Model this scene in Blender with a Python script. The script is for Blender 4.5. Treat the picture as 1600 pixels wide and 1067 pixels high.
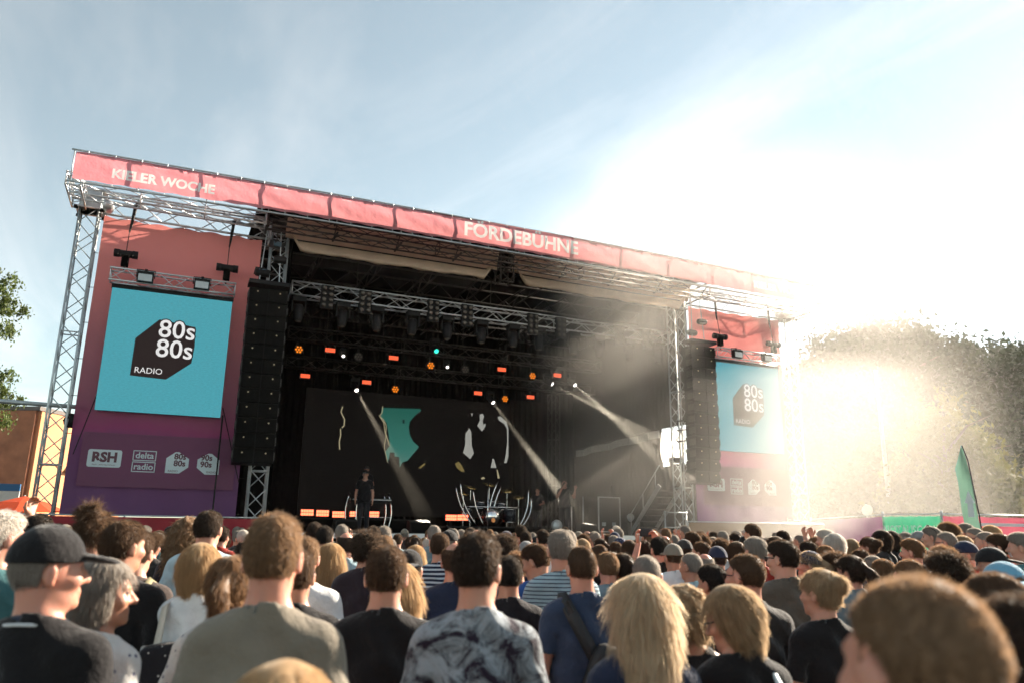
import bpy, math, random
import numpy as np
from mathutils import Vector, Matrix, Euler
random.seed(7); np.random.seed(7)
for _o in list(bpy.data.objects): bpy.data.objects.remove(_o)
SC = bpy.context.scene
COL = SC.collection
R = math.radians

# ------------------------------------------------------------------ camera
# stage frame: X along the stage front, Y into the stage, Z up (metres)
CF, PITCH, ROLL, YAW = 1176.63, .2454, .0116, .4174
CO = np.array([2.8796, -18.3128, 1.75])
fw = np.array([math.sin(YAW)*math.cos(PITCH), math.cos(YAW)*math.cos(PITCH), math.sin(PITCH)])
_r = np.array([math.cos(YAW), -math.sin(YAW), 0.]); _u = np.cross(_r, fw)
CR = math.cos(ROLL)*_r+math.sin(ROLL)*_u; CU = -math.sin(ROLL)*_r+math.cos(ROLL)*_u
cam_data = bpy.data.cameras.new('camera'); cam = bpy.data.objects.new('camera', cam_data); COL.objects.link(cam)
cam_data.sensor_width = 36; cam_data.lens = CF/1600*36
cam_data.clip_start = .05; cam_data.clip_end = 3000
cam.matrix_world = Matrix(((CR[0], CU[0], -fw[0], CO[0]), (CR[1], CU[1], -fw[1], CO[1]), (CR[2], CU[2], -fw[2], CO[2]), (0, 0, 0, 1)))
cam_data.dof.use_dof = True; cam_data.dof.focus_distance = 11.0; cam_data.dof.aperture_fstop = 2.3
SC.camera = cam

# ------------------------------------------------------------------ sky, sun, exposure
SUN_EL, SUN_AZ = R(26.5), R(75.0)          # azimuth from +Y towards +X
w = bpy.data.worlds.new('World'); SC.world = w; w.use_nodes = True
nt = w.node_tree; nt.nodes.clear()
sky = nt.nodes.new('ShaderNodeTexSky'); sky.sky_type = 'NISHITA'; sky.sun_disc = False
sky.sun_elevation = SUN_EL; sky.sun_rotation = SUN_AZ; sky.air_density = 1.0; sky.dust_density = .08; sky.ozone_density = .7
bg = nt.nodes.new('ShaderNodeBackground'); bg.inputs[1].default_value = .05
out = nt.nodes.new('ShaderNodeOutputWorld')
# pale, slightly teal evening sky with thin wind-drawn cirrus
hs_ = nt.nodes.new('ShaderNodeHueSaturation'); hs_.inputs['Saturation'].default_value = .54; nt.links.new(sky.outputs[0], hs_.inputs['Color'])
tn = nt.nodes.new('ShaderNodeMixRGB'); tn.blend_type = 'MULTIPLY'; tn.inputs[0].default_value = 1; tn.inputs[2].default_value = (.97, 1.055, .97, 1); nt.links.new(hs_.outputs[0], tn.inputs[1])
tcw = nt.nodes.new('ShaderNodeTexCoord'); sx3 = nt.nodes.new('ShaderNodeSeparateXYZ'); nt.links.new(tcw.outputs['Generated'], sx3.inputs[0])
def wm(op, a, b):
    q = nt.nodes.new('ShaderNodeMath'); q.operation = op
    for i, x in enumerate((a, b)):
        if isinstance(x, (int, float)): q.inputs[i].default_value = x
        else: nt.links.new(x, q.inputs[i])
    return q.outputs[0]
zz = wm('MAXIMUM', sx3.outputs[2], .06); cb = nt.nodes.new('ShaderNodeCombineXYZ'); nt.links.new(wm('DIVIDE', sx3.outputs[0], zz), cb.inputs[0]); nt.links.new(wm('DIVIDE', sx3.outputs[1], zz), cb.inputs[1])
mpw = nt.nodes.new('ShaderNodeMapping'); mpw.inputs['Rotation'].default_value = (0, 0, R(15)); mpw.inputs['Scale'].default_value = (1.15, .3, 1); nt.links.new(cb.outputs[0], mpw.inputs[0])
nw = nt.nodes.new('ShaderNodeTexNoise'); nw.inputs['Scale'].default_value = 1.0; nw.inputs['Detail'].default_value = 7; nw.inputs['Roughness'].default_value = .58; nw.inputs['Distortion'].default_value = .7; nt.links.new(mpw.outputs[0], nw.inputs['Vector'])
rw = nt.nodes.new('ShaderNodeValToRGB'); rw.color_ramp.elements[0].position = .46; rw.color_ramp.elements[1].position = .74; nt.links.new(nw.outputs['Fac'], rw.inputs[0])
cm = nt.nodes.new('ShaderNodeMixRGB'); cm.blend_type = 'SCREEN'; nt.links.new(wm('MULTIPLY', rw.outputs[0], .62), cm.inputs[0]); nt.links.new(tn.outputs[0], cm.inputs[1])
lum = nt.nodes.new('ShaderNodeHueSaturation'); lum.inputs['Saturation'].default_value = .15; lum.inputs['Value'].default_value = 1.5; nt.links.new(tn.outputs[0], lum.inputs['Color'])
cm.blend_type = 'MIX'; nt.links.new(lum.outputs[0], cm.inputs[2])
nt.links.new(cm.outputs[0], bg.inputs[0]); nt.links.new(bg.outputs[0], out.inputs[0])
sd = bpy.data.lights.new('sun', 'SUN'); sd.energy = 5.0; sd.angle = R(.55); sd.color = (1, .87, .71)
sun = bpy.data.objects.new('sun', sd); COL.objects.link(sun); sun.location = (60, 40, 45)
sdir = Vector((math.sin(SUN_AZ)*math.cos(SUN_EL), math.cos(SUN_AZ)*math.cos(SUN_EL), math.sin(SUN_EL)))
sun.rotation_euler = sdir.to_track_quat('Z', 'Y').to_euler()
vs = SC.view_settings; vs.view_transform = 'Standard'; vs.look = 'None'; vs.exposure = 2.05; vs.gamma = 1; vs.use_curve_mapping = False
cy = SC.cycles if hasattr(SC, 'cycles') else None
SC.render.engine = 'CYCLES'
cy = SC.cycles
cy.use_denoising = True; cy.use_adaptive_sampling = True; cy.adaptive_threshold = .02
cy.max_bounces = 6; cy.diffuse_bounces = 3; cy.glossy_bounces = 2; cy.transmission_bounces = 4; cy.transparent_max_bounces = 6; cy.volume_bounces = 0
cy.volume_step_rate = 2.0; cy.volume_max_steps = 96; cy.sample_clamp_indirect = 6; cy.caustics_reflective = False; cy.caustics_refractive = False

# ------------------------------------------------------------------ helpers
def ray(x, y): return fw+CR*(x-800)/CF+CU*(533.5-y)/CF
def at(x, y, Y): d = ray(x, y); return CO+d*(Y-CO[1])/d[1]
def atd(x, y, D): return CO+ray(x, y)*D
def atX(x, y, X): d = ray(x, y); return CO+d*(X-CO[0])/d[0]

def prop(o, label=None, cat=None, group=None, kind=None):
    if label: o['label'] = label
    if cat: o['category'] = cat
    if group: o['group'] = group
    if kind: o['kind'] = kind
    return o
def wloc(o):
    v = np.zeros(3)
    while o is not None: v = v+np.array(o.location); o = o.parent
    return v
def thing(name, loc, label, cat, group=None):
    o = bpy.data.objects.new(name, None); COL.objects.link(o); o.location = loc; o.empty_display_size = .2
    return prop(o, label, cat, group)
def mkobj(name, me, parent=None, mat=None, loc=None):
    o = bpy.data.objects.new(name, me); COL.objects.link(o)
    if loc is not None: o.location = loc
    if parent is not None: o.parent = parent
    if mat is not None:
        if len(me.materials) == 0: me.materials.append(mat)
        o.material_slots[0].link = 'OBJECT'; o.material_slots[0].material = mat
    return o
def clone(o, parent=None, loc=None):
    c = o.copy(); COL.objects.link(c)
    if parent is not None: c.parent = parent
    if loc is not None: c.location = loc
    return c
def mesh_from(name, v, f, smooth=False):
    me = bpy.data.meshes.new(name); me.from_pydata([tuple(p) for p in v], [], [tuple(p) for p in f]); me.update()
    if smooth: me.polygons.foreach_set('use_smooth', [True]*len(me.polygons))
    return me
class MB:
    def __init__(s): s.v = []; s.f = []
    def add(s, v, f):
        b = len(s.v); s.v += [np.array(p, float) for p in v]; s.f += [tuple(i+b for i in q) for q in f]; return s
    def box(s, c, d, rz=0, rx=0, ry=0):
        x, y, z = d[0]/2, d[1]/2, d[2]/2
        P = np.array([(-x, -y, -z), (x, -y, -z), (x, y, -z), (-x, y, -z), (-x, -y, z), (x, -y, z), (x, y, z), (-x, y, z)])
        if rz or rx or ry: P = P@np.array(Euler((rx, ry, rz)).to_matrix()).T
        return s.add(P+np.array(c), [(0, 3, 2, 1), (4, 5, 6, 7), (0, 1, 5, 4), (1, 2, 6, 5), (2, 3, 7, 6), (3, 0, 4, 7)])
    def span(s, a, b):
        a = np.array(a, float); b = np.array(b, float); return s.box((a+b)/2, np.abs(b-a))
    def tube(s, p0, p1, r, n=6, r2=None): return s.path([p0, p1], r, n, r2)
    def path(s, pts, r, n=6, r2=None):
        pts = [np.array(p, float) for p in pts]; m = len(pts); V = []; F = []
        prev = None
        for i, p in enumerate(pts):
            t = pts[min(i+1, m-1)]-pts[max(i-1, 0)]; t = t/(np.linalg.norm(t)+1e-9)
            if prev is None:
                a = np.array([0, 0, 1.]) if abs(t[2]) < .9 else np.array([1., 0, 0])
                e = np.cross(t, a)
            else: e = prev-t*(prev@t)
            e /= np.linalg.norm(e)+1e-9; prev = e; g = np.cross(t, e)
            rr = (r[i] if hasattr(r, '__len__') else (r if r2 is None else r+(r2-r)*i/(m-1)))
            for k in range(n):
                an = 2*math.pi*k/n; V.append(p+rr*(math.cos(an)*e+math.sin(an)*g))
        for i in range(m-1):
            for k in range(n):
                k2 = (k+1) % n; F.append((i*n+k, i*n+k2, (i+1)*n+k2, (i+1)*n+k))
        F.append(tuple(range(n-1, -1, -1))); F.append(tuple((m-1)*n+k for k in range(n)))
        return s.add(V, F)
    def lathe(s, prof, c, axis=(0, 0, 1), n=16):
        ax = np.array(axis, float); ax /= np.linalg.norm(ax); a = np.array([0, 0, 1.]) if abs(ax[2]) < .9 else np.array([1., 0, 0])
        e = np.cross(ax, a); e /= np.linalg.norm(e); g = np.cross(ax, e); V = []; F = []; c = np.array(c, float)
        for (r, h) in prof:
            for k in range(n):
                an = 2*math.pi*k/n; V.append(c+ax*h+max(r, 1e-4)*(math.cos(an)*e+math.sin(an)*g))
        for i in range(len(prof)-1):
            for k in range(n):
                k2 = (k+1) % n; F.append((i*n+k, i*n+k2, (i+1)*n+k2, (i+1)*n+k))
        F.append(tuple(range(n-1, -1, -1))); F.append(tuple((len(prof)-1)*n+k for k in range(n)))
        return s.add(V, F)
    def prism(s, pts, d):
        """3-D planar outline extruded by vector d"""
        n = len(pts); P = [np.array(p, float) for p in pts]; d = np.array(d, float)
        return s.add(P+[p+d for p in P], [tuple(range(n)), tuple(range(2*n-1, n-1, -1))]+[(i, i+n, (i+1) % n+n, (i+1) % n) for i in range(n)])
    def ball(s, c, r, n=10, m=6):
        r = np.array(r if hasattr(r, '__len__') else (r, r, r), float); V = []; F = []
        for i in range(m+1):
            t = math.pi*i/m
            for k in range(n):
                a = 2*math.pi*k/n; V.append(np.array(c)+r*np.array([math.sin(t)*math.cos(a), math.sin(t)*math.sin(a), math.cos(t)]))
        for i in range(m):
            for k in range(n):
                k2 = (k+1) % n; F.append((i*n+k, (i+1)*n+k, (i+1)*n+k2, i*n+k2))
        return s.add(V, F)
    def build(s, name, mat, parent=None, smooth=False, loc=None):
        V = np.array(s.v)
        off = wloc(parent) if parent is not None else (np.array(loc) if loc is not None else np.array([(V[:, 0].min()+V[:, 0].max())/2, (V[:, 1].min()+V[:, 1].max())/2, V[:, 2].min()]))
        me = mesh_from(name, V-off, s.f, smooth); me.materials.append(mat)
        o = bpy.data.objects.new(name, me); COL.objects.link(o)
        if parent is not None: o.parent = parent
        else: o.location = off
        return o

# ------------------------------------------------------------------ materials
MATS = {}
EK = .56        # lamps and screens seen at this exposure
def nmat(name):
    m = bpy.data.materials.new(name); m.use_nodes = True; n = m.node_tree; b = n.nodes['Principled BSDF']; MATS[name] = m
    return m, n, b
def noise(n, scale, detail=3, coord='Object', rough=.6, vec=None):
    t = n.nodes.new('ShaderNodeTexNoise'); t.inputs['Scale'].default_value = scale; t.inputs['Detail'].default_value = detail; t.inputs['Roughness'].default_value = rough
    if vec is None:
        c = n.nodes.new('ShaderNodeTexCoord'); vec = c.outputs[coord]
    n.links.new(vec, t.inputs['Vector']); return t
def ramp(n, fac, stops):
    r = n.nodes.new('ShaderNodeValToRGB'); e = r.color_ramp.elements
    while len(e) < len(stops): e.new(.5)
    for q, (p, c) in zip(e, stops): q.position = p; q.color = tuple(c)+(1,) if len(c) == 3 else c
    n.links.new(fac, r.inputs[0]); return r
def sc(c, k): return tuple(min(1, x*k) for x in c)
def mat(name, c, rough=.6, metal=0, var=.15, scale=6, bump=.0, bscale=40, trans=0, emit=None, estr=0, coord='Object', spec=.5):
    """procedural colour with noise variation; trans mixes in translucency (cloth, leaves)"""
    if name in MATS: return MATS[name]
    m, n, b = nmat(name)
    t = noise(n, scale, 4, coord)
    r = ramp(n, t.outputs['Fac'], [(.3, sc(c, 1-var)), (.7, sc(c, 1+var))])
    n.links.new(r.outputs[0], b.inputs['Base Color'])
    b.inputs['Roughness'].default_value = rough; b.inputs['Metallic'].default_value = metal
    b.inputs['Specular IOR Level'].default_value = spec
    if emit: b.inputs['Emission Color'].default_value = tuple(emit)+(1,); b.inputs['Emission Strength'].default_value = estr
    if bump:
        t2 = noise(n, bscale, 3, coord); bp = n.nodes.new('ShaderNodeBump'); bp.inputs['Strength'].default_value = bump; bp.inputs['Distance'].default_value = .02
        n.links.new(t2.outputs['Fac'], bp.inputs['Height']); n.links.new(bp.outputs[0], b.inputs['Normal'])
    if trans:
        tr = n.nodes.new('ShaderNodeBsdfTranslucent'); n.links.new(r.outputs[0], tr.inputs[0])
        mx = n.nodes.new('ShaderNodeMixShader'); mx.inputs[0].default_value = trans
        o = n.nodes['Material Output']; n.links.new(b.outputs[0], mx.inputs[1]); n.links.new(tr.outputs[0], mx.inputs[2]); n.links.new(mx.outputs[0], o.inputs[0])
    return m
def emat(name, c, s):
    if name in MATS: return MATS[name]
    m = bpy.data.materials.new(name); m.use_nodes = True; n = m.node_tree; n.nodes.clear()
    e = n.nodes.new('ShaderNodeEmission'); e.inputs[0].default_value = tuple(c)+(1,); e.inputs[1].default_value = s*EK
    o = n.nodes.new('ShaderNodeOutputMaterial'); n.links.new(e.outputs[0], o.inputs[0]); MATS[name] = m; return m

ALU = mat('aluminium', (.55, .56, .57), .38, .75, .12, 3)
DKALU = mat('dark_shaded_aluminium', (.045, .038, .034), .5, .5, .2, 3)  # aluminium with roof shade put into its colour; also used for dark fittings
STEEL = mat('galvanised_steel', (.42, .46, .47), .45, .6, .18, 5)
BLACK = mat('black_paint', (.009, .008, .008), .6, 0, .3, 8, spec=.2)
BLACKCLOTH = mat('black_molton', (.0035, .003, .0028), .95, 0, .35, 5, .3, 30, spec=.02)
CHROME = mat('chrome', (.75, .75, .76), .15, 1, .05)
WHITEPRINT = mat('white_print', (.72, .74, .75), .7, 0, .04, 4, trans=.35)
LAMPGLASS = mat('lamp_glass', (.1, .085, .07), .2, .2, .1)

# ------------------------------------------------------------------ lettering
_tc = {}
def text_mesh(s, size, bold=0., align='CENTER', shear=0):
    k = (s, size, bold, align, shear)
    if k in _tc: return _tc[k]
    cu = bpy.data.curves.new('lettering', 'FONT'); cu.body = s; cu.size = size; cu.offset = bold; cu.align_x = align; cu.align_y = 'CENTER'; cu.shear = shear; cu.resolution_u = 3
    o = bpy.data.objects.new('lettering', cu); COL.objects.link(o)
    dg = bpy.context.evaluated_depsgraph_get(); me = bpy.data.meshes.new_from_object(o.evaluated_get(dg)); me.name = 'lettering'
    bpy.data.objects.remove(o); _tc[k] = me; return me
def text(s, pos, size, mat_, parent, bold=0., align='CENTER', name='lettering', rot=(math.pi/2, 0, 0), sx=1):
    me = text_mesh(s, size, bold, align).copy(); me.materials.clear(); me.materials.append(mat_)
    o = bpy.data.objects.new(name, me); COL.objects.link(o)
    if parent is not None: o.parent = parent; o.location = np.array(pos)-wloc(parent)
    else: o.location = pos
    o.rotation_euler = rot; o.scale = (sx, 1, 1); return o
# ------------------------------------------------------------------ ground
L = 22.81
def mat_ground():
    m, n, b = nmat('asphalt_ground')
    t = noise(n, .6, 6); t2 = noise(n, 30, 4)
    r = ramp(n, t.outputs['Fac'], [(.3, (.045, .042, .04)), (.7, (.085, .08, .075))])
    n.links.new(r.outputs[0], b.inputs['Base Color']); b.inputs['Roughness'].default_value = .9
    bp = n.nodes.new('ShaderNodeBump'); bp.inputs['Strength'].default_value = .4; bp.inputs['Distance'].default_value = .01
    n.links.new(t2.outputs['Fac'], bp.inputs['Height']); n.links.new(bp.outputs[0], b.inputs['Normal']); return m
g = MB(); g.add([(-900, -900, 0), (900, -900, 0), (900, 900, 0), (-900, 900, 0)], [(0, 1, 2, 3)])
prop(g.build('ground', mat_ground(), loc=(0, 0, 0)), 'grey asphalt square under the crowd', kind='structure')

# ------------------------------------------------------------------ trusses
def truss(name, label, p0, p1, w, h, m, group=None, bay=.5, rc=.026, rb=.013, up=(0, 0, 1), single=True, faces=4, cat='truss'):
    """square lattice girder from p0 to p1: four chords, end frames, zig-zag braces"""
    p0 = np.array(p0, float); p1 = np.array(p1, float); ax = p1-p0; Ln = np.linalg.norm(ax); ax /= Ln
    up = np.array(up, float); sd_ = np.cross(ax, up); sd_ /= np.linalg.norm(sd_); up = np.cross(sd_, ax)
    t = thing(name, tuple(p0), label, cat, group)
    cs = [(-1, -1), (1, -1), (1, 1), (-1, 1)]
    off = [sd_*a*w/2+up*b*h/2 for a, b in cs]
    for o_ in off: MB().tube(p0+o_, p1+o_, rc, 6).build('chord', m, t, True)
    n = max(2, int(round(Ln/bay)))
    for k in range(4):
        o = MB().tube(p0+ax*.02+off[k], p0+ax*.02+off[(k+1) % 4], rb*1.3, 5).build('end_strut', m, t, True)
        for e in ([Ln-.04] if Ln < 4 else [Ln-.04, Ln*.33, Ln*.66]): clone(o, t, tuple(ax*e))
    protos = {}
    lat = MB()
    for k in range(faces):
        for i in range(n):
            a = p0+ax*(Ln*i/n); b = p0+ax*(Ln*(i+1)/n)
            k2 = (k+1) % 4
            q0, q1 = (a+off[k], b+off[k2]) if i % 2 == 0 else (a+off[k2], b+off[k])
            if single:
                key = (k, i % 2)
                if key not in protos:
                    o = MB().tube(q0, q1, rb, 5).build('brace', m, t, True); protos[key] = (o, i)
                else:
                    o, i0 = protos[key]; clone(o, t, tuple(ax*(Ln*(i-i0)/n)))
            else: lat.tube(q0, q1, rb, 4)
    if not single: lat.build('lattice', m, t, True)['kind'] = 'stuff'
    return t

XT, XP = .35, 4.71
truss('tower_truss', 'slender silver lattice tower at the left end of the stage beside the coral banner', (XT, 1.6, 0), (XT, 1.6, 9.25), .4, .4, STEEL, 'stage towers', .42, up=(0, 1, 0))
truss('tower_truss', 'silver lattice tower at the far right end of the stage, veiled by smoke', (L-XT, 1.6, 0), (L-XT, 1.6, 9.25), .4, .4, STEEL, 'stage towers', .42, up=(0, 1, 0))
truss('tower_truss', 'silver lattice tower standing behind the left loudspeaker array', (XP+.15, 1.75, 0), (XP+.15, 1.75, 9.4), .42, .42, STEEL, 'stage towers', .45, up=(0, 1, 0))
truss('tower_truss', 'silver lattice tower beside the right loudspeaker array and the stairs', (L-XP-.3, 1.75, 0), (L-XP-.3, 1.75, 9.4), .42, .42, STEEL, 'stage towers', .45, up=(0, 1, 0))
# sleeve blocks on top of the outer towers
for s_, x, lb in ((1, XT, 'grey steel sleeve block topping the left end tower under the pink fascia'), (-1, L-XT, 'grey steel sleeve block topping the right end tower under the fascia')):
    t = thing('sleeve_block', (x, 1.6, 9.2), lb, 'roof joint', 'tower sleeve blocks')
    MB().box((x, 1.6, 9.45), (.46, .46, .5)).build('housing', STEEL, t)
    MB().box((x, 1.6, 9.215), (.6, .6, .03)).build('base_plate', ALU, t)
    MB().box((x, 1.6, 9.72), (.6, .6, .03)).build('top_plate', ALU, t)
    for a in (-.28, .28):
        for b in (-.28, .28): MB().lathe([(.05, -.02), (.05, .04), (.02, .06)], (x+a, 1.6+b, 9.16), n=8).build('guide_roller', BLACK, t, True)
    MB().lathe([(.11, -.18), (.13, -.1), (.13, .1), (.11, .18)], (x+s_*.42, 1.2, 9.25), (0, 1, 0), 12).build('motor', ALU, t, True)
# wing girders above the coral banners
for a, b, lb in ((XT+.3, XP-.1, 'wide silver girder of crossed braces above the left coral banner'), (L-XP+.1, L-XT-.3, 'wide silver girder of crossed braces above the right banner')):
    truss('wing_girder', lb, (a, 1.75, 9.43), (b, 1.75, 9.43), .5, .52, ALU, 'wing girders', .62, .03, .016)
    
# front girder behind the fascia and ladder beams at the ends
def archz(x): return .1*(1-((x-L/2)/(L/2))**2)
for a, b, m_, lb in ((0, 4.4, ALU, 'silver girder behind the left end of the pink fascia'), (4.4, L-4.4, DKALU, 'dark girder running behind the middle of the pink fascia'), (L-4.4, L, ALU, 'silver girder behind the right end of the pink fascia')):  # middle length gets the aluminium darkened for shade, ends stay silver
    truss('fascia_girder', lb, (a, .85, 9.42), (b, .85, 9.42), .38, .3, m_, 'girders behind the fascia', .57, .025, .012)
for x, lb in ((.12, 'silver ladder beam joining the left end of the fascia to its tower'), (L-.12, 'silver ladder beam joining the right end of the fascia to its tower')):
    truss('ladder_beam', lb, (x, .05, 9.36), (x, 1.5, 9.36), .3, .3, ALU, 'fascia end beams', .3, .022, .012)

# ------------------------------------------------------------------ fascia
def mat_cloth(name, stops, coord_axis, trans, bumpscale=3., rough=.75, extra=None):
    m, n, b = nmat(name); c = n.nodes.new('ShaderNodeTexCoord'); s = n.nodes.new('ShaderNodeSeparateXYZ'); n.links.new(c.outputs['Object'], s.inputs[0])
    t = noise(n, 1.3, 3); mm = n.nodes.new('ShaderNodeMath'); mm.operation = 'MULTIPLY_ADD'; n.links.new(t.outputs['Fac'], mm.inputs[0]); mm.inputs[1].default_value = .5
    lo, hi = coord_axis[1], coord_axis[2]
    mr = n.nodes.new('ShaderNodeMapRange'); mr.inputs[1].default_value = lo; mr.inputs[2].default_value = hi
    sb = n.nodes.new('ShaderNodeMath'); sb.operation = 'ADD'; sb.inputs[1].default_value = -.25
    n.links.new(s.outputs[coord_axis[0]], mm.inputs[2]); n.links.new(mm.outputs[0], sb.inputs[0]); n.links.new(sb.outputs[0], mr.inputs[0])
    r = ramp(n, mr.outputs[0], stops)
    t2 = noise(n, 60, 2); mix = n.nodes.new('ShaderNodeMixRGB'); mix.blend_type = 'MULTIPLY'; mix.inputs[0].default_value = .25
    n.links.new(r.outputs[0], mix.inputs[1]); n.links.new(t2.outputs['Color'], mix.inputs[2])
    n.links.new(mix.outputs[0], b.inputs['Base Color']); b.inputs['Roughness'].default_value = rough; b.inputs['Specular IOR Level'].default_value = .2
    tr = n.nodes.new('ShaderNodeBsdfTranslucent'); n.links.new(mix.outputs[0], tr.inputs[0]); mx = n.nodes.new('ShaderNodeMixShader'); mx.inputs[0].default_value = trans
    t3 = noise(n, bumpscale, 3); bp = n.nodes.new('ShaderNodeBump'); bp.inputs['Strength'].default_value = .35; bp.inputs['Distance'].default_value = .05
    n.links.new(t3.outputs['Fac'], bp.inputs['Height']); n.links.new(bp.outputs[0], b.inputs['Normal']); n.links.new(bp.outputs[0], tr.inputs['Normal'])
    n.links.new(b.outputs[0], mx.inputs[1]); n.links.new(tr.outputs[0], mx.inputs[2]); n.links.new(mx.outputs[0], n.nodes['Material Output'].inputs[0]); return m
PINK = mat_cloth('pink_fascia_cloth', [(0, (.92, .33, .37)), (.5, (.94, .36, .38)), (1, (.92, .34, .38))], (0, 0, 22.8), .72)
fa = thing('fascia_banner', (0, 0, 9.2), 'long pink cloth fascia lettered KIELER WOCHE and FÖRDEBÜHNE along the roof edge', 'banner')
from mathutils.geometry import delaunay_2d_cdt
def lettered_cloth(x0, x1, zf, deform, texts, parent, mcloth, mletter, nx, nz):
    """sheet cut exactly along its letters: (cloth mesh, one mesh per text), all in one layer"""
    P = []; E = []; Fc = []; own = []
    for k, (s_, xc, zc, size, bold, sx_) in enumerate(texts):
        me = text_mesh(s_, size, bold); b0 = len(P); P += [Vector((xc+v.co.x*sx_, zc+v.co.y)) for v in me.vertices]
        for p in me.polygons:
            if p.area < 1e-9: continue
            q = [b0+i for i in p.vertices]; E += [(q[i], q[(i+1) % len(q)]) for i in range(len(q))]
            for i in range(1, len(q)-1): Fc.append((q[0], q[i], q[i+1])); own.append(k)
    ring = []
    for i in range(nx+1):
        for j in range(nz+1):
            ring.append((i, j, len(P))); P.append(Vector((x0+(x1-x0)*i/nx, zf(0)+(zf(1)-zf(0))*j/nz)))
    idx = {(i, j): q for i, j, q in ring}
    for i in range(nx): E += [(idx[i, 0], idx[i+1, 0]), (idx[i, nz], idx[i+1, nz])]
    for j in range(nz): E += [(idx[0, j], idx[0, j+1]), (idx[nx, j], idx[nx, j+1])]
    vo, eo, fo_, _, _, _ = delaunay_2d_cdt(P, E, [], 0, 1e-5)
    V3 = [deform(v.x, v.y) for v in vo]
    T = np.array([[P[i] for i in f] for f in Fc]); own = np.array(own)
    A, B, C_ = T[:, 0], T[:, 1], T[:, 2]
    def side(p, a, b): return (b[:, 0]-a[:, 0])*(p[1]-a[:, 1])-(b[:, 1]-a[:, 1])*(p[0]-a[:, 0])
    bb0, bb1 = T.reshape(-1, 2).min(0), T.reshape(-1, 2).max(0)
    groups = {}
    for f in fo_:
        c = np.mean([vo[i] for i in f], 0); k = -1
        if bb0[1] < c[1] < bb1[1]:
            s1, s2, s3 = side(c, A, B), side(c, B, C_), side(c, C_, A); hit = np.where(((s1 >= 0) & (s2 >= 0) & (s3 >= 0)) | ((s1 <= 0) & (s2 <= 0) & (s3 <= 0)))[0]
            if len(hit): k = int(own[hit[0]])
        groups.setdefault(k, []).append(tuple(f))
    res = []
    for k, fl in groups.items():
        used = sorted({i for f in fl for i in f}); mp = {q: i for i, q in enumerate(used)}
        m_ = MB(); m_.add([V3[i] for i in used], [tuple(mp[i] for i in f) for f in fl]); res.append(m_.build('cloth' if k < 0 else 'lettering', mcloth if k < 0 else mletter, parent, True))
    return res
fp = mat('fascia_white_print', (.86, .8, .77), .7, 0, .03, 4, trans=.5)
lettered_cloth(.1, L-.1, lambda t: 9.33+.66*t,
    lambda x, z: (x, -.01+(.006*math.sin(x*3.1+z*7)+.004*math.sin(x*7+z*15))*(1 if 9.4 < z < 9.93 else .3), z+archz(x)+(.012*math.cos(x/.55*2*math.pi)*(1 if z < 9.35 else -1 if z > 9.97 else 0))),
    [('KIELER WOCHE', 1.97, 9.59, .32, .012, .98), ('FÖRDEBÜHNE', 11.3, 9.70, .56, .016, 1.0), ('KIELER WOCHE', 20.8, 9.62, .32, .012, 1.0)], fa, PINK, fp, 280, 6)
POSTX = [.06, 1.41, 2.93, 4.36, 6.05, 7.75, 9.45, 11.2, 13.1, 14.78, 16.5, 18.2, 19.8, 21.4, L-.06]
for z in (9.27, 10.05):
    m_ = MB(); m_.path([(x, .03, z+archz(x)) for x in np.linspace(0, L, 24)], .022, 6); m_.build('rail', STEEL, fa, True)
for x in POSTX: MB().tube((x, .045, 9.27+archz(x)), (x, .045, 10.05+archz(x)), .014, 6).build('post', STEEL, fa, True)
cl = MB()
for x in np.arange(.35, L-.2, .55):
    for z, z2 in ((10.05, 9.97), (9.27, 9.34)): cl.tube((x, .0, z+archz(x)), (x, -.02, z2+archz(x)), .008, 4)
cl.build('tie_clip', STEEL, fa)['kind'] = 'stuff'

# ------------------------------------------------------------------ roof, side and back walls
RX0, RX1 = 4.45, L-4.45
ro = thing('stage_roof', (RX0, .3, 9.7), 'black tarpaulin roof spanning the stage behind the fascia', 'roof')
V = []; F = []
for i in range(15):
    x = RX0-.25+(RX1-RX0+.5)*i/14
    for j in range(12):
        y = .2+10.65*j/11; V.append((x, y, 9.80+archz(x)+.5*math.sin(j/11*math.pi*.8)+(.03*math.sin(i*1.7+j) if j else 0)))
for i in range(14):
    for j in range(11): a = i*12+j; F.append((a, a+12, a+13, a+1))
m_ = MB(); m_.add(V, F); m_.build('roof_skin', BLACKCLOTH, ro, True)
for y in (2.6, 4.8, 7.0, 9.2):
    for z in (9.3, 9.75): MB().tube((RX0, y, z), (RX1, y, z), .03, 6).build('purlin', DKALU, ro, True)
for i in range(9):
    x = RX0+(RX1-RX0)*i/8
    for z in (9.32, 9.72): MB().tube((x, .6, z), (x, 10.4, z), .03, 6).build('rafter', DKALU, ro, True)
lat = MB()
for y in (2.6, 4.8, 7.0, 9.2):
    for i in range(28):
        a = RX0+(RX1-RX0)*i/28; b = RX0+(RX1-RX0)*(i+1)/28; lat.tube((a, y, 9.3 if i % 2 else 9.75), (b, y, 9.75 if i % 2 else 9.3), .016, 4)
for i in range(9):
    x = RX0+(RX1-RX0)*i/8
    for k in range(16):
        a = .6+9.8*k/16; b = .6+9.8*(k+1)/16; lat.tube((x, a, 9.32 if k % 2 else 9.72), (x, b, 9.72 if k % 2 else 9.32), .016, 4)
lat.build('lattice', DKALU, ro, True)['kind'] = 'stuff'
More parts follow.
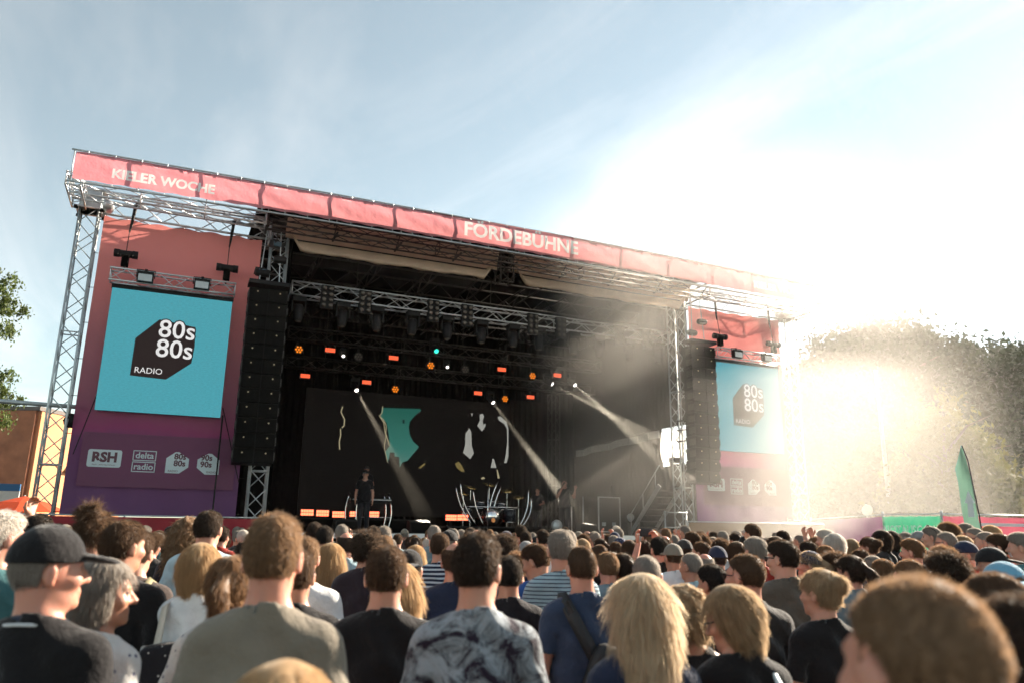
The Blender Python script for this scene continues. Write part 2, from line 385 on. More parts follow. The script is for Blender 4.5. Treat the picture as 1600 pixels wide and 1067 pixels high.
# beige rolled tarpaulin valances under the roof edge
BEIGE = mat('beige_tarpaulin', (.62, .5, .37), .85, 0, .12, 2, .3, 9, trans=.35)
for x0, x1, lb in ((4.95, 11.05, 'rolled beige tarpaulin hanging under the roof edge, the left of two'), (11.55, 18.0, 'rolled beige tarpaulin hanging under the roof edge, the right of two')):
    prof = [(1.1, 9.7), (1.16, 9.55), (1.22, 9.4), (1.28, 9.26), (1.32, 9.16), (1.3, 9.06), (1.24, 8.95), (1.2, 8.86), (1.28, 8.84), (1.36, 8.95)]
    n = 60; V = []; F = []
    for i in range(n+1):
        u_ = i/n; x = x0+(x1-x0)*u_; end = min(u_, 1-u_)*n
        for j, (y, z) in enumerate(prof):
            k = 1 if end > 4 else .3+.7*end/4
            sag = .05*math.sin(u_*math.pi)+.02*math.sin(u_*23+j*.6)+.012*math.sin(u_*61+j)
            V.append((x, y+.02*math.sin(u_*37+j*1.3), 9.7+(z-9.7)*(k if j > 4 else 1)-sag*(j/9)+archz(x)*.9))
    for i in range(n):
        for j in range(len(prof)-1): a = i*len(prof)+j; F.append((a, a+len(prof), a+len(prof)+1, a+1))
    t = thing('roof_valance', (x0, .75, 9.0), lb, 'tarpaulin', 'beige valances')
    me = MB(); me.add(V, F); me.build('sheet', BEIGE, t, True)
    MB().tube((x0+.1, 1.29, 9.13+archz(x0)*.9), (x1-.1, 1.29, 9.13+archz(x1)*.9), .02, 5).build('hem_rod', BLACK, t, True)
truss('roof_stub', 'short dark lattice stub between the two beige valances', (11.3, 1.3, 8.85), (11.3, 1.3, 9.75), .42, .42, DKALU, None, .3, .022, .013, up=(0, 1, 0))

def drape(name, label, p0, p1, z0, z1, m, fold=.06, per=.22, cat='curtain', group=None, n=None, thick=.03):
    """pleated cloth wall between two ground points"""
    p0 = np.array(p0, float); p1 = np.array(p1, float); d = p1-p0; Ln = np.linalg.norm(d); d /= Ln; nn = np.array([-d[1], d[0]])
    n = n or int(Ln/per*4); V = []; F = []
    for i in range(n+1):
        s_ = Ln*i/n; a = fold*math.sin(s_/per*2*math.pi+.8*math.sin(s_*1.7))
        for j, z in enumerate((z0, (z0+z1)/2, z1)):
            q = p0+d*s_+nn*a*(1, .9, .7)[j]; V.append((q[0], q[1], z))
    k = len(V); V += [(v[0]+nn[0]*thick, v[1]+nn[1]*thick, v[2]) for v in V]
    for i in range(n):
        for j in range(2): a = i*3+j; F.append((a, a+3, a+4, a+1)); F.append((k+a, k+a+1, k+a+4, k+a+3))
    m_ = MB(); m_.add(V, F); o = m_.build(name, m, None, True); prop(o, label, cat, group); return o
drape('backdrop_curtain', 'black pleated curtain closing the rear of the stage', (RX0, 10.0), (RX1+.4, 10.0), 1.6, 10.35, BLACKCLOTH)
drape('side_curtain', 'black curtain closing the left side of the stage behind the loudspeakers', (5.25, 2.2), (5.25, 10.0), 1.6, 10.3, BLACKCLOTH)
drape('side_curtain', 'dark curtain on the right side of the stage above the pale hem strip', (RX1, 1.9), (RX1, 10.0), 5.25, 10.3, BLACKCLOTH)
drape('side_curtain', 'dark curtain on the right side of the stage below the pale hem strip', (RX1+.12, 3.75), (RX1+.12, 10.0), 1.66, 5.35, BLACKCLOTH)
drape('leg_curtain', 'brownish pleated curtain leg between video wall and lattice mast', (15.05, 9.4), (16.6, 9.4), 1.7, 6.9, mat('brown_molton', (.02, .015, .012), .95, 0, .3, 5, spec=.1), .07, .26)
drape('side_curtain', 'dark curtain below the white sheet at the right front corner of the stage', (RX1+.1, 1.9), (RX1+.1, 3.8), 1.66, 3.95, BLACKCLOTH)  # added to darken the bright opening under the sheet
# pale hem strip along the right curtain, of sewn panels
hs = thing('hem_strip', (RX1, 3.0, 4.95), 'pale grey cloth strip of sewn panels sloping across the right side curtain', 'cloth strip')
HEM = mat('pale_hem_cloth', (.42, .42, .4), .8, 0, .1, 3)
ys_ = np.linspace(3.55, 9.6, 10)
for i in range(9):
    a, b = ys_[i], ys_[i+1]; za = 5.2-.02*i+.03*math.sin(i*2.1); zb = 5.2-.02*(i+1)+.03*math.sin((i+1)*2.1)
    m_ = MB(); m_.prism([(RX1-.1, a+.03, za-.26), (RX1-.1, b-.03, zb-.26), (RX1-.1, b-.03, zb), (RX1-.1, a+.03, za)], (-.03, 0, 0)); m_.build('panel', HEM, hs)
MB().tube((RX1-.12, 3.5, 5.23), (RX1-.12, 9.6, 5.05), .02, 5).build('rail', DKALU, hs, True)
# white sheet in the gap near the right tower
WS = mat('white_sheet', (.8, .8, .78), .8, 0, .05, 3, trans=.55)
V = []; F = []
for i in range(9):
    for j in range(9):
        y = 2.35+1.3*i/8; z = 5.15-1.35*j/8*(1-.25*(i/8)**2*(j/8)); V.append((RX1+.05*math.sin(i*1.9+j*.5), y, z+(-.05*math.sin(i/8*math.pi) if j == 0 else 0)))
for i in range(8):
    for j in range(8): a = i*9+j; F.append((a, a+9, a+10, a+1))
m_ = MB(); m_.add(V, F); prop(m_.build('white_sheet', WS, None, True), 'sunlit white sheet hung in the gap beside the right lattice tower', 'sheet')

# ------------------------------------------------------------------ deck
DZ = 1.65
dk = thing('stage_platform', (RX0, 1.6, 0), 'raised black stage platform on scaffold legs with dark front skirt', 'stage')
nx = 7
for i in range(nx):
    for j in range(4):
        x0 = RX0+(RX1-RX0)*i/nx; x1 = RX0+(RX1-RX0)*(i+1)/nx; y0 = 1.6+8.4*j/4; y1 = 1.6+8.4*(j+1)/4
        MB().span((x0+.006, y0+.006, DZ-.08), (x1-.006, y1-.006, DZ)).build('deck_panel', mat('deck_ply', (.03, .028, .026), .55, 0, .3, 3, .2, 20), dk)
MB().span((RX0, 1.56, DZ-.13), (RX1, 1.595, DZ-.01)).build('edge_trim', ALU, dk)
for i in range(8):
    for y in (1.9, 5.8, 9.7):
        x = RX0+.1+(RX1-RX0-.2)*i/7; MB().tube((x, y, 0), (x, y, DZ-.085), .025, 6).build('scaffold_leg', STEEL, dk, True)
V = []; F = []
for i in range(160):
    x = RX0+(RX1-RX0)*i/159
    for z in (0.01, DZ-.14): V.append((x, 1.62+.02*math.sin(x*17), z))
for i in range(159): a = i*2; F.append((a, a+2, a+3, a+1))
m_ = MB(); m_.add(V, F); m_.build('front_skirt', BLACKCLOTH, dk, True)
# risers
for x0, x1, y0, y1, h, lb in ((6.3, 10.2, 6.2, 8.4, .42, 'low black riser carrying the keyboard rig and strobe lights'), (10.9, 14.3, 4.6, 7.6, .22, 'low black riser under the chrome drum kit')):
    t = thing('riser', ((x0+x1)/2, (y0+y1)/2, DZ), lb, 'riser', 'band risers')
    MB().span((x0, y0, DZ+h-.05), (x1, y1, DZ+h)).build('top', BLACK, t)
    MB().span((x0+.02, y0+.02, DZ+.001), (x1-.02, y1-.02, DZ+h-.05)).build('skirt', BLACKCLOTH, t)

# ------------------------------------------------------------------ wing banners with logos
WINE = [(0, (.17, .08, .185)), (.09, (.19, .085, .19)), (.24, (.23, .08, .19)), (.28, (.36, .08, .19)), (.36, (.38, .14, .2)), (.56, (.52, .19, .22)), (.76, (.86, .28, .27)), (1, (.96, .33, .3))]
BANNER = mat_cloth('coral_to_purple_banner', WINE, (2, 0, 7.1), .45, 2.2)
BAND = mat_cloth('brown_logo_band', [(0, (.2, .09, .15)), (1, (.24, .09, .16))], (2, 0, 1.2), .3, 2.5)
LOGOW = mat('logo_white', (.6, .68, .7), .75, 0, .04, 4, trans=.25)
LOGOD = mat('logo_dark', (.11, .045, .06), .8, 0, .08, 4)
def plate(pts, y, m, parent, name, th=.004):
    m_ = MB(); m_.prism([(p[0], y, p[1]) for p in pts], (0, -th, 0)); return m_.build(name, m, parent)
def rrect(x0, z0, x1, z1, r, n=4):
    P = []
    for cx_, cz_, a0 in ((x1-r, z1-r, 0), (x0+r, z1-r, 90), (x0+r, z0+r, 180), (x1-r, z0+r, 270)):
        for k in range(n+1): a = R(a0+90*k/n); P.append((cx_+r*math.cos(a), cz_+r*math.sin(a)))
    return P
def wing_banner(x0, x1, flip, label):
    t = thing('wing_banner', ((x0+x1)/2, 1.6, 2.0), label, 'banner', 'wing banners')
    nx, nz = 40, 60; V = []; F = []
    for i in range(nx+1):
        u_ = i/nx
        for j in range(nz+1):
            v_ = j/nz; x = x0+(x1-x0)*u_; z = 2.0+7.15*v_
            e = math.sin(u_*math.pi)
            y = 1.6+.035*e*math.sin(v_*9+u_*3)+.02*math.sin(u_*25+v_*6)*(1-v_)*.8+.03*math.sin(u_*7-v_*14)*v_
            sag = .05*(math.cos(u_*2*math.pi*6)-1)*.5*(1 if j == nz else 0)
            V.append((x, y, z+sag))
    for i in range(nx):
        for j in range(nz): a = i*(nz+1)+j; F.append((a, a+nz+1, a+nz+2, a+1))
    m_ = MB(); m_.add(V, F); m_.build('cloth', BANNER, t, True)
    y = 1.545
    plate([(x0+.25, 2.62), (x1-.12, 2.62), (x1-.12, 3.85), (x0+.25, 3.85)], y, BAND, t, 'logo_band')
    y -= .008
    X = lambda v: v-.67+x0
    # RSH
    plate(rrect(X(1.07), 3.06, X(1.77), 3.46, .05), y, LOGOW, t, 'logo_plate')
    text('RSH', (X(1.42), y-.008, 3.28), .3, LOGOD, t, .014, sx=.98)
    m_ = MB(); m_.lathe([(.05, 0), (.05, .004)], (X(1.30), y-.012, 3.16), (0, -1, 0), 14); m_.build('logo_dot', LOGOW, t)
    text('Radio Schleswig-Holstein', (X(1.42), y-.008, 3.115), .045, LOGOD, t, .0, sx=1.05)
    # delta radio: two outlined boxes
    for z0, z1, s_ in ((3.24, 3.48, 'delta'), (2.98, 3.22, 'radio')):
        a, b = X(2.0), X(2.5)
        for q in ([(a, z0), (b, z0), (b, z0+.02), (a, z0+.02)], [(a, z1-.02), (b, z1-.02), (b, z1), (a, z1)], [(a, z0), (a+.02, z0), (a+.02, z1), (a, z1)], [(b-.02, z0), (b, z0), (b, z1), (b-.02, z1)]): plate(q, y, LOGOW, t, 'logo_frame')
        text(s_, ((a+b)/2, y-.004, (z0+z1)/2), .2, LOGOW, t, .004, sx=1.0)
    # 80s80s and its mirror-shaped sibling
    def small(xc, s_, m):
        P = [(-.25, -.25), (.06, -.25), (.25, -.1), (.25, .1), (.02, .25), (-.06, .25), (-.25, .1)]
        P = [(xc+p[0]*m, 3.23+p[1]) for p in P]; P = P if m > 0 else P[::-1]
        plate(P, y, LOGOW, t, 'logo_plate')
        for z in (3.37, 3.21): text(s_, (xc+.05*m, y-.008, z), .19, LOGOD, t, .006)
        text('RADIO', (xc-.08*m, y-.008, 3.03), .07, LOGOD, t, 0)
    small(X(2.97), '80s', 1); small(X(3.66), '90s', -1)
    for u_ in np.linspace(0, 1, 9):
        for xx in (x0, x1): MB().tube((xx, 1.6, 2.05+7*u_), (xx+(.12 if xx == x1 else -.12), 1.62, 2.05+7*u_), .008, 4).build('tie', BLACK, t)
    return t
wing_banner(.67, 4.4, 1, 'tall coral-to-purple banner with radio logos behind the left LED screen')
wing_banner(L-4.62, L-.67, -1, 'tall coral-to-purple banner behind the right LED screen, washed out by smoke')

# ------------------------------------------------------------------ LED screens on the wings
def mat_led(name, c, s):
    m, n, b = nmat(name); tc = n.nodes.new('ShaderNodeTexCoord'); mp = n.nodes.new('ShaderNodeMapping'); n.links.new(tc.outputs['Object'], mp.inputs[0]); mp.inputs['Scale'].default_value = (12, 1, 34)
    t = noise(n, 1.2, 3, vec=mp.outputs[0]); r = ramp(n, t.outputs['Fac'], [(.3, sc(c, .86)), (.7, sc(c, 1.1))])
    b.inputs['Base Color'].default_value = (.004, .004, .004, 1); b.inputs['Roughness'].default_value = .7; b.inputs['Specular IOR Level'].default_value = .1
    n.links.new(r.outputs[0], b.inputs['Emission Color']); b.inputs['Emission Strength'].default_value = s*EK; return m
TEAL = mat_led('led_teal', (.075, .36, .43), .42)
LEDDARK = mat_led('led_dark_brown', (.028, .018, .017), .35)
LEDWHITE = mat_led('led_white', (.85, .84, .83), .42)
def led_screen(x0, label):
    W, z0, z1 = 2.72, 4.34, 7.28; x1 = x0+W; y = 1.33
    t = thing('led_screen', (x0+W/2, y, z0), label, 'screen', 'wing LED screens')
    for i in range(3):
        for j in range(3):
            MB().span((x0+W*i/3+.003, y+.012, z0+(z1-z0)*j/3+.003), (x0+W*(i+1)/3-.003, y+.12, z0+(z1-z0)*(j+1)/3-.003)).build('cabinet', BLACK, t)
    plate([(x0, z0), (x1, z0), (x1, z1), (x0, z1)], y, TEAL, t, 'display', .006)
    MB().span((x0-.02, y-.01, z1+.004), (x1+.02, y+.14, z1+.1)).build('top_bar', BLACK, t)
    X = lambda v: v-1.09+x0; y -= .01
    P = [(1.72, 5.2), (2.5, 5.17), (3.02, 5.62), (3.05, 6.05), (3.02, 6.52), (2.2, 6.62), (1.73, 6.1)]
    plate([(X(a), b) for a, b in P], y, LEDDARK, t, 'logo_shape')
    for z, xc in ((6.38, 2.62), (5.9, 2.61)):
        text('80s', (X(xc), y-.008, z), .62, LEDDARK, t, .035, sx=.98); text('80s', (X(xc), y-.013, z), .62, LEDWHITE, t, .006, sx=.98)
    text('RADIO', (X(2.1), y-.008, 5.34), .2, LEDWHITE, t, .0)
    return t
led_screen(1.09, 'square teal LED screen with 80s 80s RADIO logo on the left wing')
led_screen(L-1.09-2.72, 'square LED screen with 80s 80s RADIO logo on the right wing, veiled in smoke')
for x0, lb in ((1.0, 'short silver truss with floodlights above the left LED screen'), (L-1.0-2.85, 'short silver truss above the right LED screen')):
    truss('screen_truss', lb, (x0, 1.3, 7.58), (x0+2.85, 1.3, 7.58), .3, .3, ALU, 'screen trusses', .36, .022, .011)
    side = 'left' if x0 < 5 else 'right'
    for k, xx in enumerate((x0+.28, x0+2.6)):
        w_ = ('first' if k == 0 else 'second')
        t = thing('chain_hoist', (xx, 1.3, 7.7), 'black chain hoist with slack chain, %s one above the %s LED screen' % (w_, side), 'hoist', 'screen hoists')
        MB().lathe([(.07, -.16), (.09, -.15), (.09, .15), (.07, .16)], (xx, 1.3, 8.15), (1, 0, 0), 12).build('motor', BLACK, t, True)
        for s_ in (-1, 1): MB().lathe([(.1, -.06), (.1, .06)], (xx+s_*.2, 1.3, 8.15), (1, 0, 0), 12).build('end_cap', BLACK, t, True)
        MB().box((xx, 1.3, 7.98), (.16, .14, .3)).build('chain_bag', BLACKCLOTH, t)
        MB().tube((xx, 1.3, 8.2), (xx, 1.45, 9.2), .011, 5).build('chain', BLACK, t)
        MB().path([(xx, 1.4, 8.75), (xx+.02, 1.45, 9.0), (xx+.05, 1.5, 9.5), (xx+.09, 1.5, 9.6)], [.02, .035, .05, .03], 6).build('sling', BLACK, t, True)
        MB().tube((xx, 1.3, 7.83), (xx, 1.3, 7.72), .02, 6).build('hook', BLACK, t)
    for k, xx in enumerate((x0+.78, x0+2.05)):
        t = thing('floodlight', (xx, 1.1, 7.4), 'black box floodlight clamped to the %s screen truss, %s' % (side, 'first from its left end' if k == 0 else 'second from its left end'), 'floodlight', 'screen floodlights')
        MB().box((xx, 1.08, 7.56), (.36, .16, .26)).build('housing', BLACK, t)
        MB().box((xx, .995, 7.53), (.3, .012, .17)).build('lens', mat('flood_glass', (.4, .42, .42), .2, .2, .1), t)
        MB().path([(xx-.2, 1.12, 7.56), (xx-.2, 1.12, 7.75), (xx+.2, 1.12, 7.75), (xx+.2, 1.12, 7.56)], .012, 5).build('yoke', BLACK, t)
        MB().box((xx, 1.16, 7.75), (.06, .1, .06)).build('clamp', BLACK, t)
# bracing wires and pole on the left banner
for a, b, lb in (((1.12, 1.5, 4.9), (.8, 1.3, 3.3), 'thin black guy line from the left LED screen down to the banner edge'), ((3.85, 1.4, 4.6), (4.4, 1.5, 2.8), 'thin black guy line from the left LED screen towards the loudspeakers')):
    prop(MB().tube(a, b, .012, 5).build('guy_line', BLACK), lb, 'line', 'guy lines')
prop(MB().tube((3.86, 1.3, 0), (3.86, 1.3, 4.4), .022, 6).build('support_pole', BLACK), 'thin black pole under the right corner of the left LED screen', 'pole')

# ------------------------------------------------------------------ line arrays
GRILLE = mat('speaker_grille', (.006, .0055, .005), .8, 0, .4, 25, .6, 120, spec=.04)
def line_array(xc, label):
    t = thing('line_array', (xc, 1.0, 3.2), label, 'loudspeakers', 'hung loudspeaker arrays')
    n = 12; z = 7.62; y = 1.0; tilt = 0.; w = .94
    MB().box((xc, 1.05, 7.76), (w+.06, .5, .1)).build('fly_frame', BLACK, t)
    dot = mat('rigging_pin', (.6, .48, .3), .3, .6, .05)
    for i in range(n):
        h = .365; tilt += 0 if i < 7 else .022
        c = np.array([xc, y, z-h/2])
        cab = MB(); cab.box(c+np.array([0, .12, 0]), (w, .46, h-.014), rx=-tilt); cb = cab.build('cabinet', BLACK, t)
        # V-shaped front: two grille plates and a centre slot
        for s_ in (-1, 1):
            MB().box(c+np.array([s_*w*.25, -.135, -.002]), (w*.47, .02, h-.03), rx=-tilt, rz=s_*.10).build('grille', GRILLE, cb)
            MB().lathe([(.02, 0), (.02, .012), (.008, .018)], c+np.array([s_*w*.29, -.16, .07]), (0, -1, 0), 8).build('rigging_pin', dot, cb)
            MB().box(c+np.array([s_*(w/2+.012), .02, 0]), (.02, .3, h*.5), rx=-tilt).build('side_rail', DKALU, cb)
        MB().box(c+np.array([0, -.115, 0]), (.03, .02, h-.04), rx=-tilt).build('horn_slot', BLACK, cb)
        z -= h*math.cos(tilt); y += h*math.sin(tilt)
    MB().tube((xc-.25, 1.1, 7.8), (xc-.15, 1.2, 9.3), .014, 5).build('chain', STEEL, t)
    MB().tube((xc+.25, 1.1, 7.8), (xc+.2, 1.2, 9.3), .014, 5).build('chain', STEEL, t)
    for s_ in (-.2, .22): MB().lathe([(.08, -.16), (.1, -.12), (.1, .12), (.08, .16)], (xc+s_, 1.15, 8.3+s_), (1, 0, 0), 10).build('hoist_motor', BLACK, t, True)
line_array(4.63, 'tall black hung loudspeaker array of stacked cabinets left of the stage opening')
line_array(L-4.63, 'tall curved black loudspeaker array right of the stage opening in hazy sun')
# ------------------------------------------------------------------ lighting trusses and lamps
LY1, LY2, LY3 = 2.6, 5.0, 7.0
truss('lighting_truss', 'bright silver front lighting truss carrying the blinder lamps', (5.35, LY1, 8.22), (18.0, LY1, 8.22), .38, .38, ALU, 'lighting trusses', .52, .026, .014)
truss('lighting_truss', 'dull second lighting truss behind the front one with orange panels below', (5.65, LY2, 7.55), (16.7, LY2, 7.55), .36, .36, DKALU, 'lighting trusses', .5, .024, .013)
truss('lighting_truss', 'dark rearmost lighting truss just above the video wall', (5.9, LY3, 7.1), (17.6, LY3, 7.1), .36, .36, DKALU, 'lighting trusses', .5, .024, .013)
for x in (7.2, 11.4, 15.8):
    for y, z in ((LY1, 8.42), (LY2, 7.75), (LY3, 7.3)):
        prop(MB().tube((x, y, z), (x, y, 9.3), .012, 5).build('rigging_chain', DKALU), 'thin steel chain holding up the %s lighting truss, %s from the left' % ({LY1: 'front', LY2: 'middle', LY3: 'rear'}[y], {7.2: 'first', 11.4: 'second', 15.8: 'third'}[x]), 'chain', 'rigging chains')
ORD = ['first', 'second', 'third', 'fourth', 'fifth', 'sixth', 'seventh', 'eighth', 'ninth', 'tenth', 'eleventh', 'twelfth']
for k, (px, py) in enumerate([(511.7, 467.7), (571.5, 470.6), (678, 487), (731, 494), (834, 506.6), (878, 513.8), (970, 526), (1013, 529.6)]):
    c = at(px, py, 2.32); c[2] = 8.06
    t = thing('blinder_lamp', tuple(c-np.array([0, 0, .34])), 'black eight-lamp blinder on the front truss, %s from the left' % ORD[k], 'stage light', 'blinder lamps')
    MB().box(c+np.array([0, .09, 0]), (.36, .1, .68)).build('housing', BLACK, t)
    for i in range(2):
        for j in range(4):
            q = c+np.array([(-.5+i)*.19, .03, (-1.5+j)*.165])
            MB().lathe([(.06, 0), (.064, .04), (.05, .055), (.022, .066)], q, (0, -1, 0), 12).build('lamp', LAMPGLASS, t, True)
    MB().box(c+np.array([0, .2, .25]), (.08, .2, .08)).build('clamp', BLACK, t)
def mover(c, label, lit=None, aim=(0, -.1, -1), group='hanging moving heads', sz=1., lens=None):
    t = thing('moving_head', tuple(c), label, 'stage light', group); c = np.array(c)
    MB().box(c+np.array([0, 0, -.06]), (.34*sz, .26*sz, .13*sz)).build('base', BLACK, t)
    a = np.array(aim, float); a /= np.linalg.norm(a); p = c+np.array([0, 0, -.36*sz])
    for s_ in (-1, 1): MB().box(c+np.array([s_*.165*sz, 0, -.25*sz]), (.035, .13*sz, .28*sz)).build('yoke_arm', BLACK, t)
    hd = MB().lathe([(.1*sz, -.17*sz), (.135*sz, -.12*sz), (.14*sz, .05*sz), (.115*sz, .22*sz), (.1*sz, .27*sz)], p, a, 14).build('lamp_head', mat('mover_body', (.01, .009, .01), .5, 0, .2, spec=.15), t, True)
    MB().lathe([(.085*sz, .271*sz), (.08*sz, .285*sz), (.04*sz, .3*sz)], p, a, 12).build('lens', lens or LAMPGLASS, hd, True)
    return p+a*.32*sz, a
for k, px in enumerate([467, 536, 589, 645, 699, 752, 802, 842, 896, 935, 983, 1028]):
    c = at(px, 475+(px-467)*.125, 2.6); c[2] = 8.0
    mover(c, 'dark moving-head lamp hanging lens-down from the front truss, %s from the left' % ORD[k], aim=(random.uniform(-.12, .12), -.12, -1), sz=1.1)
# lit orange panels
ORANGE = emat('orange_led', (1, .13, .05), .6)
ORANGEHOT = emat('orange_hot_led', (1, .14, .065), 2.0)
def orange_panel(c, label, group, w=.31, h=.135, tilt=0., cells=5, hot=ORANGE, stand=0, grp_y=0):
    t = thing('light_panel', tuple(c), label, 'stage light', group); c = np.array(c, float)
    MB().box(c+np.array([0, .05, 0]), (w+.04, .08, h+.04), rx=tilt).build('housing', BLACK, t)
    for i in range(cells):
        for j in range(2): MB().box(c+np.array([(-cells/2+.5+i)*w/cells, -.004, (-.5+j)*h/2]), (w/cells*.86, .016, h/2*.86), rx=tilt).build('led_cell', hot, t)
    if stand: MB().box(c+np.array([0, .08, -h/2-stand/2]), (.08, .1, stand)).build('foot', BLACK, t)
    else: MB().box(c+np.array([0, .06, h/2+.12]), (.05, .05, .22)).build('clamp', BLACK, t)
for k, (px, py) in enumerate([(516, 547), (615, 559), (784, 577), (871, 586)]):
    orange_panel(at(px, py, LY2), 'glowing orange light panel under the middle truss, %s from the left' % ORD[k], 'orange panels, upper row')
for k, (px, py) in enumerate([(477, 587), (573, 597), (747, 614), (829, 620)]):
    orange_panel(at(px, py, LY3), 'glowing orange light panel under the rear truss, %s from the left' % ORD[k], 'orange panels, lower row')
AMBER = emat('amber_led', (1, .25, .015), .5)
for k, (px, py, Y, b) in enumerate([(467, 546, LY2, 1), (673, 571, LY2, 1), (832, 587, LY2, 1), (617.6, 608, LY3, 1), (789, 623, LY3, 1), (560, 557, LY2, 0), (727, 577, LY2, 0)]):
    c = at(px, py, Y); lit = b
    row = 'middle truss' if Y == LY2 else 'rear truss'
    t = thing('wash_light', tuple(c), ('round amber wash light under the %s, %s of the lit ones from the left' % (row, ORD[k if k < 3 else k-3])) if lit else ('unlit round wash light under the middle truss, %s of the unlit' % ORD[k-5]), 'stage light', 'round wash lights')
    MB().lathe([(.1, .14), (.15, .1), (.15, 0), (.14, -.005)], c, (0, 1, .2), 14).build('housing', BLACK, t, True)
    for i in range(7):
        r_ = 0 if i == 0 else .085; a = i*math.pi/3
        MB().lathe([(.034, 0), (.03, .014)], c+np.array([r_*math.cos(a), -.012, r_*math.sin(a)]), (0, -1, -.2), 8).build('led_lens', AMBER if lit else LAMPGLASS, t)
    MB().box(c+np.array([0, .1, .24]), (.05, .05, .3)).build('clamp', BLACK, t)
# lit beam lamps with their own spot lights
WHITELENS = emat('white_beam_lens', (1, .94, .84), 3)
GREENLENS = emat('green_lens', (.03, .6, .4), 1.0)
def beam(px, py, Y, px2, py2, Y2, label, power, col=(1, .9, .72), ang=6):
    p = at(px, py, Y); q = at(px2, py2, Y2); a = q-p
    lp, a = mover(p+np.array([0, 0, .3]), label, aim=a, group='lit beam lamps', sz=.8, lens=WHITELENS)
    l = bpy.data.lights.new('beam_spot', 'SPOT'); l.energy = power; l.color = col; l.spot_size = R(ang); l.spot_blend = .5; l.shadow_soft_size = .05
    o = bpy.data.objects.new('beam_spot', l); COL.objects.link(o); o.location = lp; o.rotation_euler = Vector(-a).to_track_quat('Z', 'Y').to_euler(); o['kind'] = 'helper'
beam(554, 604, LY3, 615, 715, 4.5, 'lit beam lamp over the left silhouette on the video wall', 40000)
beam(766, 623, LY3, 835, 715, 5.2, 'lit beam lamp over the right silhouette on the video wall', 40000)
beam(855, 596, LY2+.6, 1000, 672, 3.6, 'lit beam lamp at the right end of the middle truss, shining to the right', 13000)
beam(893, 597, LY2+.6, 960, 655, 3.8, 'small lit beam lamp at the far right of the middle truss', 7000)
for k, (px, py, Y, m_, lb) in enumerate([(535, 561, LY2, WHITELENS, 'small white lamp dot under the middle truss near the left'), (697, 578, LY2, WHITELENS, 'white lamp dot under the middle truss near its centre'), (679, 546, LY2-.3, GREENLENS, 'lamp with green glowing lens on the middle truss')]):
    mover(at(px, py, Y)+np.array([0, 0, .35]), lb, aim=(0, -1, -.6), group='small lit lamps', sz=.55 if k != 2 else .9, lens=m_)
# strobes on the floor
for k, (px, py) in enumerate([(480, 800), (504, 801), (529, 803), (556, 803), (583, 803)]):
    c = at(px, py, 7.0); orange_panel(c, 'blazing orange strobe on the keyboard riser, %s from the left' % ORD[k], 'floor strobes, left', .4, .2, 0, 5, ORANGEHOT, c[2]-.12-(DZ+.42))
for k, (px, py) in enumerate([(705, 808), (723, 808)]):
    c = at(px, py, 6.9); orange_panel(c, 'blazing orange strobe left of the drum kit, %s' % ('outer one' if k == 0 else 'inner one'), 'floor strobes, centre', .4, .2, 0, 5, ORANGEHOT, c[2]-.12-DZ)

# ------------------------------------------------------------------ video wall
VY = 9.2
vw = thing('video_wall', (11, VY, 2.0), 'wide dark video wall showing a green shape and pale silhouettes', 'screen')
VDARK = mat_led('video_dark', (.004, .003, .0026), .3)
for i in range(8):
    for j in range(4): MB().span((7.0+i, VY+.02, 2.2+j*1.12), (7.99+i, VY+.12, 3.31+j*1.12)).build('cabinet', BLACK, vw)
plate([(7.0, 2.2), (15.0, 2.2), (15.0, 6.68), (7.0, 6.68)], VY, VDARK, vw, 'display', .01)
def mat_green():
    m, n, b = nmat('video_green'); tc = n.nodes.new('ShaderNodeTexCoord'); s = n.nodes.new('ShaderNodeSeparateXYZ'); n.links.new(tc.outputs['Object'], s.inputs[0])
    mr = n.nodes.new('ShaderNodeMapRange'); mr.inputs[1].default_value = 4.2; mr.inputs[2].default_value = 1.6; n.links.new(s.outputs[2], mr.inputs[0])
    r = ramp(n, mr.outputs[0], [(0, (.0, .14, .10)), (.6, (.03, .24, .19)), (1, (.16, .33, .28))]); b.inputs['Base Color'].default_value = (.02, .02, .02, 1)
    n.links.new(r.outputs[0], b.inputs['Emission Color']); b.inputs['Emission Strength'].default_value = .24*EK; return m
VPALE = mat_led('video_pale', (.3, .3, .27), .45); VLINE = mat_led('video_line', (.38, .33, .2), .4); VOCHRE = mat_led('video_ochre', (.12, .09, .03), .6)
def vshape(pts, m, name, dy=.014, ox=560, oy=600, k=5.333):
    P = []
    for a, b in pts: q = at(ox+a/k, oy+b/k, VY-dy); P.append((q[0], q[2]))
    plate(P[::-1], VY-dy, m, vw, name, .002)
vshape([(195, 195), (510, 205), (525, 217), (475, 255), (428, 310), (420, 360), (428, 420), (455, 475), (505, 520), (410, 635), (365, 650), (345, 692), (340, 605), (302, 600), (300, 568), (262, 565), (256, 610), (240, 655), (225, 560), (262, 510), (250, 400), (235, 320), (185, 268)], mat_green(), 'green_shape')
vshape([(368, 295), (385, 295), (383, 325), (368, 325)], VDARK, 'dark_mark', .018)
vshape([(925, 365), (940, 400), (945, 510), (962, 575), (932, 622), (872, 570), (890, 500), (892, 410)], VPALE, 'pale_shape')
vshape([(1010, 250), (1035, 245), (1048, 265), (1035, 300), (1040, 335), (1062, 325), (1058, 350), (1030, 392), (990, 345), (1012, 300)], VPALE, 'pale_shape')
vshape([(1160, 270), (1185, 265), (1235, 315), (1250, 370), (1250, 600), (1235, 655), (1215, 655), (1228, 580), (1240, 480), (1238, 370), (1215, 330), (1170, 300)], VPALE, 'pale_shape')
vshape([(1118, 618), (1130, 622), (1150, 695), (1102, 695)], VPALE, 'pale_shape')
vshape([(1152, 710), (1160, 712), (1178, 782), (1160, 782)], VLINE, 'pale_shape')
